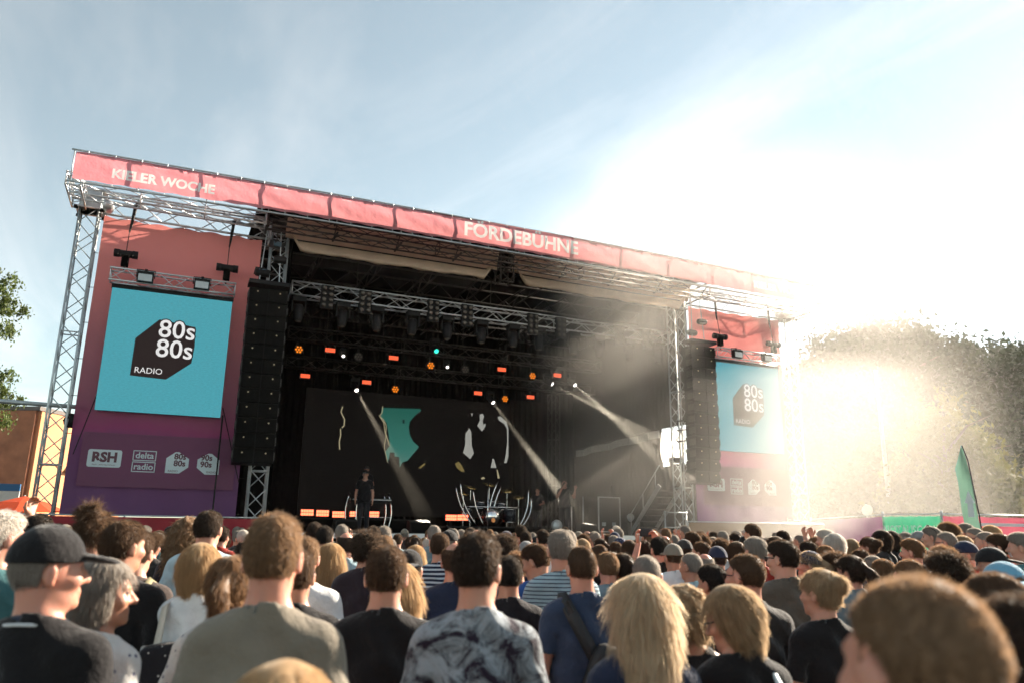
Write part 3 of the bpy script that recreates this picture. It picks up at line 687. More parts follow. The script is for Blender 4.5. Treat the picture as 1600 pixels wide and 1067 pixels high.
vshape([(940, 240), (953, 240), (948, 265), (942, 262)], VPALE, 'pale_shape')
vshape([(1020, 780), (1045, 770), (1056, 785), (1030, 792)], VLINE, 'pale_shape')
vshape([(805, 660), (835, 642), (865, 680), (885, 725), (860, 728), (820, 695)], VOCHRE, 'ochre_blur')
vshape([(500, 695), (550, 655), (560, 665), (520, 700)], VOCHRE, 'ochre_blur')
def vline(pts, wd, m=None, ox=560, oy=600, k=5.333):
    for i in range(len(pts)-1):
        (a, b), (c, d) = pts[i], pts[i+1]; l = math.hypot(c-a, d-b)+1e-6; nx_, ny_ = -(d-b)/l*wd, (c-a)/l*wd
        vshape([(a-nx_, b-ny_), (c-nx_, d-ny_), (c+nx_, d+ny_), (a+nx_, b+ny_)], m or VLINE, 'contour_line', .022+.0006*i, ox, oy, k)
vline([(203, 180), (198, 235), (175, 265), (205, 290), (232, 340), (228, 410), (250, 480), (258, 512)], 3.5)
vline([(178, 268), (212, 320), (218, 380), (230, 430), (222, 480), (215, 520), (232, 600), (242, 650)], 3)
vline([(645, 885), (635, 915), (655, 955), (652, 990), (640, 1000)], 3, None, 350, 380, 3.476)
vline([(632, 1005), (634, 1040), (626, 1075), (628, 1120)], 3, None, 350, 380, 3.476)

# lattice mast by the side curtain, road cases and other gear
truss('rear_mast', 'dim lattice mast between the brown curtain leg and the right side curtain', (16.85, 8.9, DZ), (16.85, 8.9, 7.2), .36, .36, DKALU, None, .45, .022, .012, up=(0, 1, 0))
rc = thing('case_frame', (16.85, 5.0, DZ), 'tall dark road case outlined with bright aluminium edges beside the singer', 'road case')
MB().span((16.35, 4.6, DZ+.1), (17.2, 5.3, DZ+1.25)).build('body', BLACK, rc)
for x in (16.35, 17.2):
    MB().span((x-.02, 4.57, DZ+.1), (x+.02, 4.61, DZ+1.25)).build('edge', ALU, rc)
for z in (DZ+.1, DZ+1.25): MB().span((16.33, 4.57, z-.02), (17.22, 4.61, z+.02)).build('edge', ALU, rc)
for x in (16.55, 16.95): MB().box((x, 4.585, DZ+.35), (.14, .03, .12)).build('latch', STEEL, rc)
for x in (16.5, 17.05): MB().lathe([(.05, -.03), (.05, .03)], (x, 4.7, DZ+.05), (1, 0, 0), 10).build('castor', BLACK, rc)
for x, y, h, lb in ((15.75, 4.6, 1.25, 'upright steel post standing left of the tall road case'), (15.2, 4.4, .9, 'shorter steel post behind the singer'), (17.5, 5.6, 1.7, 'thin boom post with red tip at the right of the stage')):
    t = thing('stand_post', (x, y, DZ), lb, 'stand', 'equipment posts')
    MB().tube((x, y, DZ), (x, y, DZ+h), .022, 6).build('post', ALU if h < 1.5 else DKALU, t, True); MB().lathe([(.2, 0), (.2, .02), (.03, .04)], (x, y, DZ), n=12).build('foot', BLACK, t)
for k, (px, Y, lb) in enumerate([(540, 2.6, 'black monitor wedge on the deck in front of the keyboardist'), (655, 2.6, 'low black monitor wedge at the centre of the deck edge'), (918, 3.4, 'black monitor wedge behind the singer')]):
    c = at(px, 822, Y); t = thing('monitor_wedge', (c[0], Y, DZ), lb, 'monitor', 'floor monitors')
    MB().prism([(c[0]-.3, Y-.25, DZ), (c[0]-.3, Y+.25, DZ), (c[0]-.3, Y+.2, DZ+.36), (c[0]-.3, Y-.1, DZ+.3)], (.6, 0, 0)).build('cabinet', BLACK, t)
    MB().prism([(c[0]-.27, Y-.262, DZ+.02), (c[0]-.27, Y-.12, DZ+.27), (c[0]-.27, Y-.13, DZ+.28), (c[0]-.27, Y-.275, DZ+.025)], (.54, 0, 0)).build('grille', GRILLE, t)
# fan lamp low by the singer
c = at(870, 825, 3.4); t = thing('floor_fan', (c[0], 3.4, DZ), 'small round silver floor fan by the feet of the singer', 'fan')
MB().lathe([(.17, -.08), (.19, 0), (.17, .08)], (c[0], 3.4, DZ+.26), (.3, -1, .1), 16).build('drum', STEEL, t, True); MB().box((c[0], 3.4, DZ+.04), (.3, .2, .08)).build('foot', BLACK, t)
c = at(985, 803, 4.2); t = thing('floor_lamp_head', (c[0], 4.2, DZ), 'small glinting lamp head on a box beside the road case', 'stage light')
MB().box((c[0], 4.2, DZ+.2), (.5, .4, .4)).build('box', BLACK, t); MB().lathe([(.08, -.1), (.13, .1), (.12, .14)], (c[0], 4.2, DZ+.55), (-.6, -1, .5), 12).build('head', STEEL, t, True)

# ------------------------------------------------------------------ drum kit with curved chrome rack
dx, dy, dz = 12.7, 5.6, DZ+.22
dkt = thing('drum_kit', (dx, dy, dz), 'drum kit with dark bass drum in a curved chrome rack', 'drum kit')
DRUM = mat('drum_shell', (.02, .022, .03), .2, 0, .1); SKIN_ = mat('drum_head', (.06, .065, .075), .35, 0, .1)
def drum(c, r, d, ax, nm):
    o = MB().lathe([(r, -d/2), (r, d/2)], c, ax, 20).build(nm, DRUM, dkt, True); ax = np.array(ax, float)/np.linalg.norm(ax)
    MB().lathe([(r*.96, 0), (r*.96, .006)], np.array(c)+ax*(d/2+.003), ax, 20).build('drum_skin', SKIN_, o)
    for s_ in (-1, 1): MB().lathe([(r*1.04, -.012), (r*1.04, .012)], np.array(c)+ax*s_*d/2, ax, 20).build('hoop', CHROME, o, True)
    for k in range(8):
        a = k*math.pi/4; t_ = np.cross(ax, (0, 0, 1) if abs(ax[2]) < .9 else (1, 0, 0)); t_ /= np.linalg.norm(t_); u_ = np.cross(ax, t_)
        q = np.array(c)+(t_*math.cos(a)+u_*math.sin(a))*(r+.015); MB().tube(q-ax*d*.35, q+ax*d*.35, .008, 4).build('lug', CHROME, o)
drum((dx, dy-.3, dz+.32), .31, .42, (0, -1, 0), 'bass_drum')
MB().lathe([(.07, 0), (.07, .012)], (dx-.05, dy-.53, dz+.2), (0, -1, 0), 12).build('port_ring', mat('copper_glint', (.7, .28, .1), .3, .8), dkt)
for x, y, z, r in ((-.35, -.1, .72, .15), (.05, -.15, .75, .16), (.42, -.05, .7, .17)): drum((dx+x, dy+y, dz+z), r, .2, (.0, -.35, 1), 'tom')
drum((dx+.75, dy, dz+.38), .22, .42, (0, -.1, 1), 'floor_tom'); drum((dx-.75, dy+.1, dz+.5), .18, .16, (0, -.1, 1), 'snare')
CYM = mat('cymbal_bronze', (.5, .35, .14), .25, .9, .1)
for x, y, z, r, a in ((-.95, -.1, 1.05, .2, .3), (-.55, .3, 1.28, .24, .25), (.15, .35, 1.4, .26, .2), (.75, .2, 1.2, .25, -.3), (1.05, -.1, .98, .22, -.35)):
    st = MB().tube((dx+x, dy+y, dz), (dx+x, dy+y, dz+z+.03), .011, 5).build('cymbal_stand', CHROME, dkt)
    MB().lathe([(r, 0), (r*.3, .02), (.03, .04), (.01, .05)], (dx+x, dy+y, dz+z), (a*.6, -.35, 1), 20).build('cymbal', CYM, st, True)
def arc(p0, p1, bow, n=8):
    p0 = np.array(p0); p1 = np.array(p1); b = np.array(bow); return [p0+(p1-p0)*i/n+b*math.sin(math.pi*i/n) for i in range(n+1)]
for x0, x1, z1, b in ((-.75, -1.35, 1.25, -.12), (-.6, -1.2, 1.4, -.15), (-.35, -.75, 1.15, -.08), (-.2, .12, 1.45, -.1), (-.05, .25, 1.3, -.1), (.9, 1.25, 1.2, .12), (1.0, 1.35, .95, .14)):
    MB().path(arc((dx+x0, dy-.5, dz), (dx+x1, dy-.45, dz+z1), (b, 0, 0)), .022, 7).build('rack_tube', CHROME, dkt, True)
MB().path(arc((dx-.95, dy-.4, dz+.62), (dx+1.0, dy-.4, dz+.62), (0, -.15, 0)), .022, 7).build('rack_bar', CHROME, dkt, True)
# keyboard rig with chrome uprights
kx, ky, kz = 8.75, 5.6, DZ
kb = thing('keyboard_rig', (kx, ky, kz), 'keyboard rig on curved chrome uprights behind the hatted player', 'keyboard stand')
for x0, b in ((-.75, -.1), (-.45, -.06), (.35, .09), (.5, .12)):
    MB().path(arc((kx+x0, ky, kz+.03), (kx+x0, ky, kz+1.15), (b, 0, 0)), .024, 7).build('upright', CHROME, kb, True)
    MB().lathe([(.04, -.03), (.05, 0), (.03, .04)], (kx+x0, ky, kz+1.17), n=8).build('top_cap', BLACK, kb, True)
MB().box((kx-.1, ky-.1, kz+.95), (1.3, .4, .12), rx=.2).build('keyboard', BLACK, kb)
MB().box((kx-.1, ky-.32, kz+.98), (1.2, .06, .03), rx=.2).build('keys', mat('key_ivory', (.6, .6, .58), .4, 0, .05), kb)
MB().box((kx-.1, ky, kz+.02), (1.5, .5, .04)).build('base_plate', BLACK, kb); MB().tube((kx-.8, ky, kz+.45), (kx+.6, ky, kz+.45), .02, 6).build('cross_bar', CHROME, kb, True)
ms = thing('microphone_stand', (11.4, 2.5, DZ), 'straight chrome microphone stand at the deck edge before the drums', 'mic stand')
MB().tube((11.4, 2.5, DZ), (11.4, 2.5, DZ+1.35), .014, 6).build('pole', CHROME, ms, True); MB().lathe([(.14, 0), (.14, .02), (.02, .05)], (11.4, 2.5, DZ), n=14).build('base', BLACK, ms, True)
MB().lathe([(.014, 0), (.02, .1), (.03, .15), (.02, .19)], (11.4, 2.5, DZ+1.34), (0, -.4, 1), 10).build('microphone', BLACK, ms, True)

# stairs, handrail and mixing case on the right side of the stage
stp = thing('side_stair', (18.9, 3.6, 0), 'metal stairs with sloping side beams at the right of the stage', 'stairs')
for k in range(8):
    z = DZ+.05+.19*k; MB().span((17.3+.0, 3.9-.22*k, z), (18.1, 4.12-.22*k, z+.04)).build('tread', DKALU, stp)
for x in (17.25, 18.15): MB().prism([(x, 4.2, DZ+.01), (x, 4.0, DZ+.01), (x, 2.2, DZ+1.52), (x, 2.35, DZ+1.62)], (.04, 0, 0)).build('stringer', ALU, stp)
for x in (17.27,): MB().tube((x, 4.1, DZ+.6), (x, 2.25, DZ+2.2), .022, 6).build('handrail', ALU, stp, True)
for k in range(3): MB().tube((17.27, 4.0-.75*k, DZ+.12+.62*k), (17.27, 4.0-.75*k, DZ+.7+.65*k), .018, 6).build('baluster', ALU, stp, True)
hr = thing('guard_rail', (17.0, 1.75, DZ-.3), 'tubular steel guard rail at the right front corner of the deck', 'railing')
for x in (16.9, 17.7): MB().tube((x, 1.52, 0), (x, 1.52, DZ+.75), .024, 6).build('post', STEEL, hr, True)
for z in (DZ+.7, DZ+.25): MB().tube((16.85, 1.52, z), (17.75, 1.52, z), .02, 6).build('rail', STEEL, hr, True)
hm = np.array([L-4.9, 2.2, 4.1]); mover(hm, 'dark moving-head lamp on the right lattice tower before the white sheet', aim=(-.3, -.4, -1), group='tower lamps', sz=1.1)
for k, z in enumerate((5.2, 4.9, 4.55)):
    prop(MB().tube((L-5.35, 1.5, z), (L-4.6, 1.5, z+.12), .022, 5).build('cross_arm', DKALU), 'short dark cross arm on the right lattice tower, %s from the top' % ORD[k], 'arm', 'tower arms')
for x, z, lb in ((4.75, 8.95, 'small black camera lamp below the fascia by the left loudspeakers'), (4.45, 8.15, 'black lamp box just above the left loudspeaker array')):
    t = thing('side_lamp', (x, 1.3, z), lb, 'stage light', 'left corner lamps'); MB().box((x, 1.25, z), (.3, .25, .2), rz=.5, rx=.3).build('housing', BLACK, t); MB().box((x, 1.1, z-.02), (.2, .03, .12), rz=.2).build('lens', mat('blue_lens', (.05, .1, .13), .1, 0, .1), t); MB().tube((x, 1.3, z+.1), (x, 1.35, z+.4), .015, 5).build('bracket', BLACK, t)

# ------------------------------------------------------------------ fences and surroundings
FY = 1.3
fb = thing('fence_banner', (2.2, 1.3, 0), 'low red fence banner under the left wing', 'fence')
MB().span((-6, 1.28, .05), (5.2, 1.3, 1.95)).build('cloth', mat('red_fence_cloth', (.3, .02, .03), .8, 0, .2, 2, trans=.2), fb)
for x in np.arange(-6, 5.3, 1.6): MB().tube((x, 1.36, 0), (x, 1.36, 2.0), .022, 6).build('post', STEEL, fb, True)
MB().tube((-6, 1.36, 1.98), (5.2, 1.36, 1.98), .02, 6).build('rail', STEEL, fb, True)
fb = thing('fence_banner', (20.2, 1.0, 0), 'low tan fence banner under the right wing', 'fence')
MB().span((17.4, .98, .05), (22.9, 1.0, 2.05)).build('cloth', mat('tan_fence_cloth', (.2, .12, .06), .8, 0, .2, 2, trans=.2), fb)
for x in np.arange(17.4, 23, 1.1): MB().tube((x, 1.06, 0), (x, 1.06, 2.1), .022, 6).build('post', STEEL, fb, True)
MB().tube((17.4, 1.06, 2.08), (22.9, 1.06, 2.08), .02, 6).build('rail', STEEL, fb, True)
def fence(pa, pb, h, m, label, lines=None):
    pa = np.array([pa[0], pa[1], 0]); pb = np.array([pb[0], pb[1], 0]); d = pb-pa; Ln = np.linalg.norm(d); d /= Ln; nn = np.array([d[1], -d[0], 0])
    t = thing('site_fence', tuple(pa), label, 'fence', 'fence panels on the right')
    V = []; F = []; n = 24
    for i in range(n+1):
        for j in range(4): q = pa+d*Ln*i/n+nn*(.03+.02*math.sin(i*1.1+j)); V.append((q[0], q[1], .05+(h-.1)*j/3-.02*abs(math.sin(i*.8))*(j == 3)))
    for i in range(n):
        for j in range(3): a = i*4+j; F.append((a, a+4, a+5, a+1))
    m_ = MB(); m_.add(V, F); m_.build('cloth', m, t, True)
    for e in (.02, Ln-.02): MB().tube(pa+d*e, pa+d*e+np.array([0, 0, h+.08]), .021, 6).build('post', STEEL, t, True)
    for z in (.08, h): MB().tube(pa+np.array([0, 0, z]), pa+d*Ln+np.array([0, 0, z]), .019, 6).build('rail', STEEL, t, True)
    for e in (0.1, Ln-.1): MB().box(pa+d*e+np.array([0, 0, .06]), (.25, .65, .12)).build('foot_block', mat('concrete', (.3, .3, .29), .9, 0, .15), t)
    rz = math.atan2(d[1], d[0])
    return t, pa, d, nn, Ln, rz
P1 = atd(1267, 811, 29); P2 = atd(1379, 803, 21); P3 = atd(1471, 802, 19.6); P4 = atd(1640, 808, 20.5); P0 = np.array([21.5, 1.2, 0])
PURP = mat('purple_fence_cloth', (.17, .05, .14), .8, 0, .15, 2, trans=.25); GREEN = mat('green_fence_cloth', (.0, .26, .13), .75, 0, .12, 2, trans=.3); PINKF = mat('pink_fence_cloth', (.62, .1, .16), .8, 0, .1, 2, trans=.3)
fence(P1, P2, 2.3, PURP, 'fence panel with purple cloth between the right wing and the green banner')
fence(P0, P1, 2.2, PURP, 'fence panel with purple cloth tucked behind the right wing tower')
t, pa, d, nn, Ln, rz = fence(P2, P3, 2.3, GREEN, 'green fence banner reading NOTAUSGANG')
q = pa+d*Ln*.52+nn*.09; text('NOTAUSGANG', (q[0], q[1], 1.86), .36, WHITEPRINT, t, .006, rot=(math.pi/2, 0, rz), sx=.66)
t, pa, d, nn, Ln, rz = fence(P3, P4, 2.3, PINKF, 'pink fence banner with columns of small white text right of NOTAUSGANG')
for c_ in range(4):
    for r_ in range(7):
        q = pa+d*(Ln*(.14+.24*c_))+nn*.09; wd = random.uniform(.35, .6)
        a = q-d*wd/2; b = q+d*wd/2; z = 1.72-.14*r_
        MB().prism([(a[0], a[1], z), (b[0], b[1], z), (b[0], b[1], z+.05), (a[0], a[1], z+.05)], tuple(nn*.004)).build('text_line', WHITEPRINT, t)
a = pa+d*Ln*.3+nn*.09; b = pa+d*Ln*.72+nn*.09; MB().prism([(a[0], a[1], 2.0), (b[0], b[1], 2.0), (b[0], b[1], 2.08), (a[0], a[1], 2.08)], tuple(nn*.004)).build('text_line', WHITEPRINT, t)
# beach flag
q = atd(1530, 835, 16.5); fx, fy_ = q[0], q[1]
bf = thing('beach_flag', (fx, fy_, 0), 'tall green beach flag with a white hand emblem rising above the fence', 'flag')
rt = CR; top = 3.72
MB().path([np.array([fx, fy_, 0])+rt*.12, np.array([fx, fy_, 2.2])+rt*.06, np.array([fx, fy_, 3.4])-rt*.03, np.array([fx, fy_, top])-rt*.12], .014, 6).build('pole', BLACK, bf, True)
prof = [(.35, -.22, .16), (.9, -.27, .14), (1.6, -.29, .09), (2.3, -.3, .0), (2.9, -.3, -.0), (3.2, -.35, -.02), (3.45, -.26, -.05), (3.72, -.16, -.11)]
V = []; F = []
for z, a, b in prof:
    for j in range(5): u_ = j/4; p = np.array([fx, fy_, z])+rt*(a+(b-a)*u_)+np.array([0, 0, 0])+fw*.04*math.sin(u_*4+z*3); V.append(p)
for i in range(len(prof)-1):
    for j in range(4): a = i*5+j; F.append((a, a+1, a+6, a+5))
m_ = MB(); m_.add(V, F); m_.build('cloth', mat('flag_green', (.12, .22, .17), .8, 0, .1, 3, trans=.45), bf, True)
fn = -np.array([fw[0], fw[1], 0])*.09
def fpoly(pts, nm): m_ = MB(); m_.prism([np.array([fx, fy_, z])+rt*a+fn for a, z in pts], tuple(-fw*.004)); m_.build(nm, WHITEPRINT, bf)
fpoly([(-.17, 1.2), (-.02, 1.2), (.02, 1.42), (.05, 1.75), (0, 1.75), (-.03, 1.5), (-.05, 1.85), (-.09, 1.85), (-.1, 1.5), (-.14, 1.8), (-.18, 1.78), (-.17, 1.45), (-.24, 1.6), (-.26, 1.55)], 'hand_emblem')
fpoly([(-.24, 2.15), (-.1, 2.15), (-.1, 2.45), (-.05, 2.45), (-.17, 2.72), (-.28, 2.45), (-.22, 2.45)], 'arrow_emblem')
# pole, round sign
q = atd(1392, 805, 34); lx, ly = q[0], q[1]
lp = thing('tall_pole', (lx, ly, 0), 'pale tapered pole behind the green banner, its top lost in smoke', 'pole')
MB().tube((lx, ly, 0), (lx, ly, 9.2), .13, 10, .06).build('pole', mat('pale_pole', (.3, .3, .29), .6, .1, .1), lp, True); MB().lathe([(.17, 0), (.17, .5), (.13, .55)], (lx, ly, 0), n=10).build('base', STEEL, lp, True)
MB().ball((lx, ly, 9.22), .09, 8, 6).build('finial', STEEL, lp, True)
q = atd(1354, 796, 27); rs = thing('round_sign', (q[0], q[1], 0), 'round pale traffic sign above the purple fence', 'sign')
MB().tube((q[0], q[1], 0), (q[0], q[1], q[2]+.2), .03, 6).build('post', STEEL, rs, True); MB().lathe([(.2, 0), (.2, .015)], q-fw*.05, -fw, 20).build('disc', mat('sign_pale', (.55, .5, .46), .5, 0, .05), rs)

# building, umbrella and fence far left
def far_building():
    a = atd(36, 790, 46); base = np.array([a[0], a[1], 0]); t = thing('brick_building', tuple(base), 'brown brick building with a sunlit orange end wall at the left edge', 'building')
    front = -CR*1.0; front[2] = 0; front /= np.linalg.norm(front); dep = np.array([fw[0], fw[1], 0]); dep /= np.linalg.norm(dep); dep = dep*.93+np.array([CR[0], CR[1], 0])*.12; dep /= np.linalg.norm(dep)
    H = 8.7; c0 = base; c1 = base+front*16; c2 = c1+dep*9; c3 = base+dep*9
    BRK = mat('brown_brick', (.34, .125, .06), .85, 0, .25, 1.2, .3, 14); ORB = mat('sun_brightened_wall', (.62, .25, .11), .85, 0, .12, .8, .2, 10)  # end wall: sunlight on that side put into a brighter wall colour
    def wall(p, q, m, nm): k = MB(); n_ = np.cross((q-p)/np.linalg.norm(q-p), (0, 0, 1)); k.prism([p, q, q+np.array([0, 0, H]), p+np.array([0, 0, H])], tuple(n_*.25)); return k.build(nm, m, t)
    wall(c1, c0, BRK, 'wall'); wall(c0, c3, ORB, 'wall'); wall(c2, c1, BRK, 'wall'); wall(c3, c2, BRK, 'wall')
    k = MB(); k.prism([p+np.array([0, 0, H+.01]) for p in (c0-front*.3-dep*.3, c1-dep*.3, c2, c3-front*.3)], (0, 0, .25)); k.build('roof', mat('roof_edge', (.12, .1, .09), .8, 0, .1), t)
    GL = mat('far_glass', (.25, .3, .33), .15, .2, .1)
    s_ = np.cross(dep, (0, 0, 1))
    for u_, z0, z1, w_ in ((4.5, 2.6, 5.0, .8), (6.5, 2.6, 5.0, .8)):
        p = c0+dep*u_+s_*.26; k = MB(); k.prism([p+np.array([0, 0, z0]), p+dep*w_+np.array([0, 0, z0]), p+dep*w_+np.array([0, 0, z1]), p+np.array([0, 0, z1])], tuple(s_*.05)); fr = k.build('window', mat('window_white', (.65, .63, .6), .5, 0, .05), t)
        p = p+s_*.06+dep*.08; k = MB(); w2 = w_-.16; k.prism([p+np.array([0, 0, z0+.1]), p+dep*w2+np.array([0, 0, z0+.1]), p+dep*w2+np.array([0, 0, z1-.1]), p+np.array([0, 0, z1-.1])], tuple(s_*.01)); k.build('pane', GL, fr)
    p = c0+dep*3+s_*.3; k = MB(); k.prism([p+np.array([0, 0, 5.6]), p+s_*.5+np.array([0, 0, 5.3]), p+np.array([0, 0, 5.0])], tuple(dep*.9)); k.build('vent_hood', STEEL, t)
far_building()
q = atd(36, 790, 26); ux, uy = q[0], q[1]
um = thing('market_umbrella', (ux, uy, 0), 'orange-red market umbrella at the foot of the left tower', 'umbrella')
V = []; F = []; n = 8; zt = 2.72
for k in range(n):
    a = 2*math.pi*k/n
    for r_, z in ((1.35, 2.2), (.75, 2.5)): V.append((ux+r_*math.cos(a), uy+r_*math.sin(a), z))
V.append((ux, uy, zt))
for k in range(n): a, b = k*2, ((k+1) % n)*2; F += [(a, b, b+1, a+1), (a+1, b+1, 2*n)]
m_ = MB(); m_.add(V, F); m_.build('canopy', mat('umbrella_cloth', (.75, .1, .03), .8, 0, .08, 3, trans=.5), um)
MB().tube((ux, uy, 0), (ux, uy, 2.75), .025, 6).build('pole', STEEL, um, True)
for k in range(n): a = 2*math.pi*k/n; MB().tube((ux, uy, 2.45), (ux+1.3*math.cos(a), uy+1.3*math.sin(a), 2.19), .01, 4).build('rib', STEEL, um)
prop(MB().tube((-9, 1.7, 4.55), (.9, 1.7, 4.42), .05, 8).build('outrigger_pole', STEEL, None, True), 'long horizontal grey pole clamped across the left tower', 'pole')
q = atd(2, 775, 30); t = thing('info_sign', (q[0], q[1], 0), 'small white board with a blue head at the left edge before the brick building', 'sign')
MB().box((q[0], q[1], 2.5), (1.2, .1, 1.1)).build('board', mat('board_white', (.7, .7, .68), .6, 0, .05), t); MB().box((q[0], q[1], 3.2), (1.2, .11, .28)).build('header', mat('board_blue', (.03, .15, .35), .6, 0, .05), t); MB().tube((q[0], q[1]+.1, 0), (q[0], q[1]+.1, 3.3), .04, 6).build('post', STEEL, t)
sp = thing('side_speaker', (.62, 1.5, 3.9), 'small black disc lamp at the left edge of the coral banner', 'stage light')
MB().lathe([(.1, -.08), (.17, 0), (.17, .04)], (.62, 1.75, 4.1), (-.4, -1, 0), 14).build('dish', BLACK, sp, True); MB().tube((.45, 1.7, 4.1), (.7, 1.8, 4.1), .015, 5).build('bracket', BLACK, sp)

# ------------------------------------------------------------------ trees
LEAF = {}
def leafmat(name, c, trans=.4): return mat(name, c, .6, 0, .35, 1.3, trans=trans, spec=.3)
def crown_mesh(name, n_clump, per, rx, rz, leaf, shape, seed):
    rs = np.random.RandomState(seed); V = []; F = []
    cl = []
    while len(cl) < n_clump:
        p = rs.uniform(-1, 1, 3); r = np.linalg.norm(p)
        if r > 1 or r < .35: continue
        h = (p[2]+1)/2; lim = shape(h)
        if math.hypot(p[0], p[1]) > lim: continue
        cl.append((p[0]*rx, p[1]*rx, h*rz*2))
    C = np.repeat(np.array(cl), per, 0); m = len(C)
    C = C+rs.normal(0, 1, (m, 3))*np.array([.11*rx, .11*rx, .09*rz])*rs.uniform(.3, 1.2, (m, 1))
    a = rs.normal(0, 1, (m, 3)); a[:, 2] -= .4; a /= np.linalg.norm(a, axis=1, keepdims=True); b = np.cross(a, rs.normal(0, 1, (m, 3))); b /= np.linalg.norm(b, axis=1, keepdims=True)
    s_ = (leaf*rs.uniform(.6, 1.3, (m, 1)))
    v = np.stack([C-a*s_, C+b*s_*.55, C+a*s_, C-b*s_*.55], 1).reshape(-1, 3); f = np.arange(m*4).reshape(-1, 4)
    return mesh_from(name, v.tolist(), f.tolist())
cone = lambda h: .12+.95*(1-h)**.8 if h > .12 else .75
blob = lambda h: math.sqrt(max(0, 1-(2*h-1)**2))*1.0+.05
CR_CONE = crown_mesh('crown', 420, 62, 1, 1, .034, cone, 3); CR_BLOB = crown_mesh('crown', 360, 85, 1, 1, .034, blob, 4); CR_BLOB2 = crown_mesh('crown', 300, 90, 1, 1, .034, lambda h: blob(h)*(.8+.2*math.sin(h*9)), 9)
BARK = mat('bark', (.09, .07, .05), .9, 0, .3, 4, .5, 12)
def tree(px, pyb, D, h, r, crown, m, label, group=None, z0=None, loc=None):
    q = atd(px, pyb, D) if loc is None else np.array(loc); b = np.array([q[0], q[1], 0]); z0 = h*.18 if z0 is None else z0
    t = thing('tree', tuple(b), label, 'tree', group)
    tr = MB(); tr.path([b, b+np.array([.1, 0, h*.3]), b+np.array([-.05, .1, h*.6]), b+np.array([.05, 0, h*.92])], [h*.022, h*.018, h*.011, h*.003], 8)
    rs = random.Random(int(px)); 
    for k in range(9):
        a = k*2.4+rs.random(); zz = h*(.25+.06*k); e = b+np.array([math.cos(a)*r*.75, math.sin(a)*r*.75, zz+r*.35]); tr.path([b+np.array([0, 0, zz]), (b+np.array([0, 0, zz])+e)/2+np.array([0, 0, .1*r]), e], [h*.009, h*.006, h*.002], 5)
    tr.build('trunk', BARK, t, True)
    o = mkobj('crown', crown, t, m, (0, 0, z0)); o.scale = (r, r, (h-z0)/2); o.rotation_euler[2] = rs.random()*6; return t
tree(1492, 805, 33, 8.0, 3.6, CR_CONE, leafmat('leaf_yellowgreen', (.1, .1, .026), .4), 'conical yellow-green tree behind the green beach flag', z0=.5)
BK = [(1290, 62, 15, 6), (1345, 58, 17.5, 6), (1420, 60, 19, 7), (1490, 66, 17, 7.5), (1560, 58, 16.5, 6.5), (1630, 52, 15, 6.5), (1385, 48, 9, 4.5), (1575, 44, 7.5, 4), (1250, 70, 11, 6)]
for k, (px, D, h, r) in enumerate(BK):
    tree(px, 815, D, h, r, CR_BLOB if k % 2 else CR_BLOB2, leafmat('leaf_dark', (.032, .042, .016), .18), 'tall hazy tree in the row behind the fence, %s of the row by height' % ORD[k] if False else ['tall hazy tree rising just right of the right wing', 'tall hazy tree directly behind the pole', 'tallest hazy tree crowning the row behind the pole', 'hazy tree directly behind the conical tree', 'broad hazy tree right of the conical tree', 'hazy tree at the right edge of the picture', 'low dark tree between pole and conical tree', 'low dark bush-like tree behind the pink fence banner', 'distant tree half hidden behind the right wing'][k], 'row of trees behind the fence')
FOL = crown_mesh('foliage', 60, 60, 1, 1, .05, lambda h: .3+.7*abs(math.sin(h*8+.5)), 21)
# leafy branches reaching in from the left
for (cx_, cy_, r, D, lb) in ((-12, 478, 1.25, 24, 'leafy green branch mass entering at the left edge above the pole'), (-14, 622, 1.15, 24, 'lower leafy green branch mass at the left edge near the brick building')):
    q = atd(cx_, cy_, D); t = thing('tree_branch', (q[0], q[1], q[2]-r), lb, 'branch', 'branches at the left edge')
    o = mkobj('foliage', FOL, t, leafmat('leaf_fresh', (.09, .12, .03), .45), (0, 0, 0)); o.scale = (r*.8, r*.8, r)
    MB().path([q-CR*4+np.array([0, 0, -.6]), q-CR*1.5, q+CR*.4+np.array([0, 0, .1])], [.09, .06, .015], 6).build('limb', BARK, t, True)
q = atd(-260, 640, 24); tree(-150, 640, 24, 13, 3.4, CR_BLOB, leafmat('leaf_fresh', (.09, .12, .03), .45), 'tall leafy tree standing outside the left edge, carrying the branches', loc=(q[0]-2, q[1], 0))
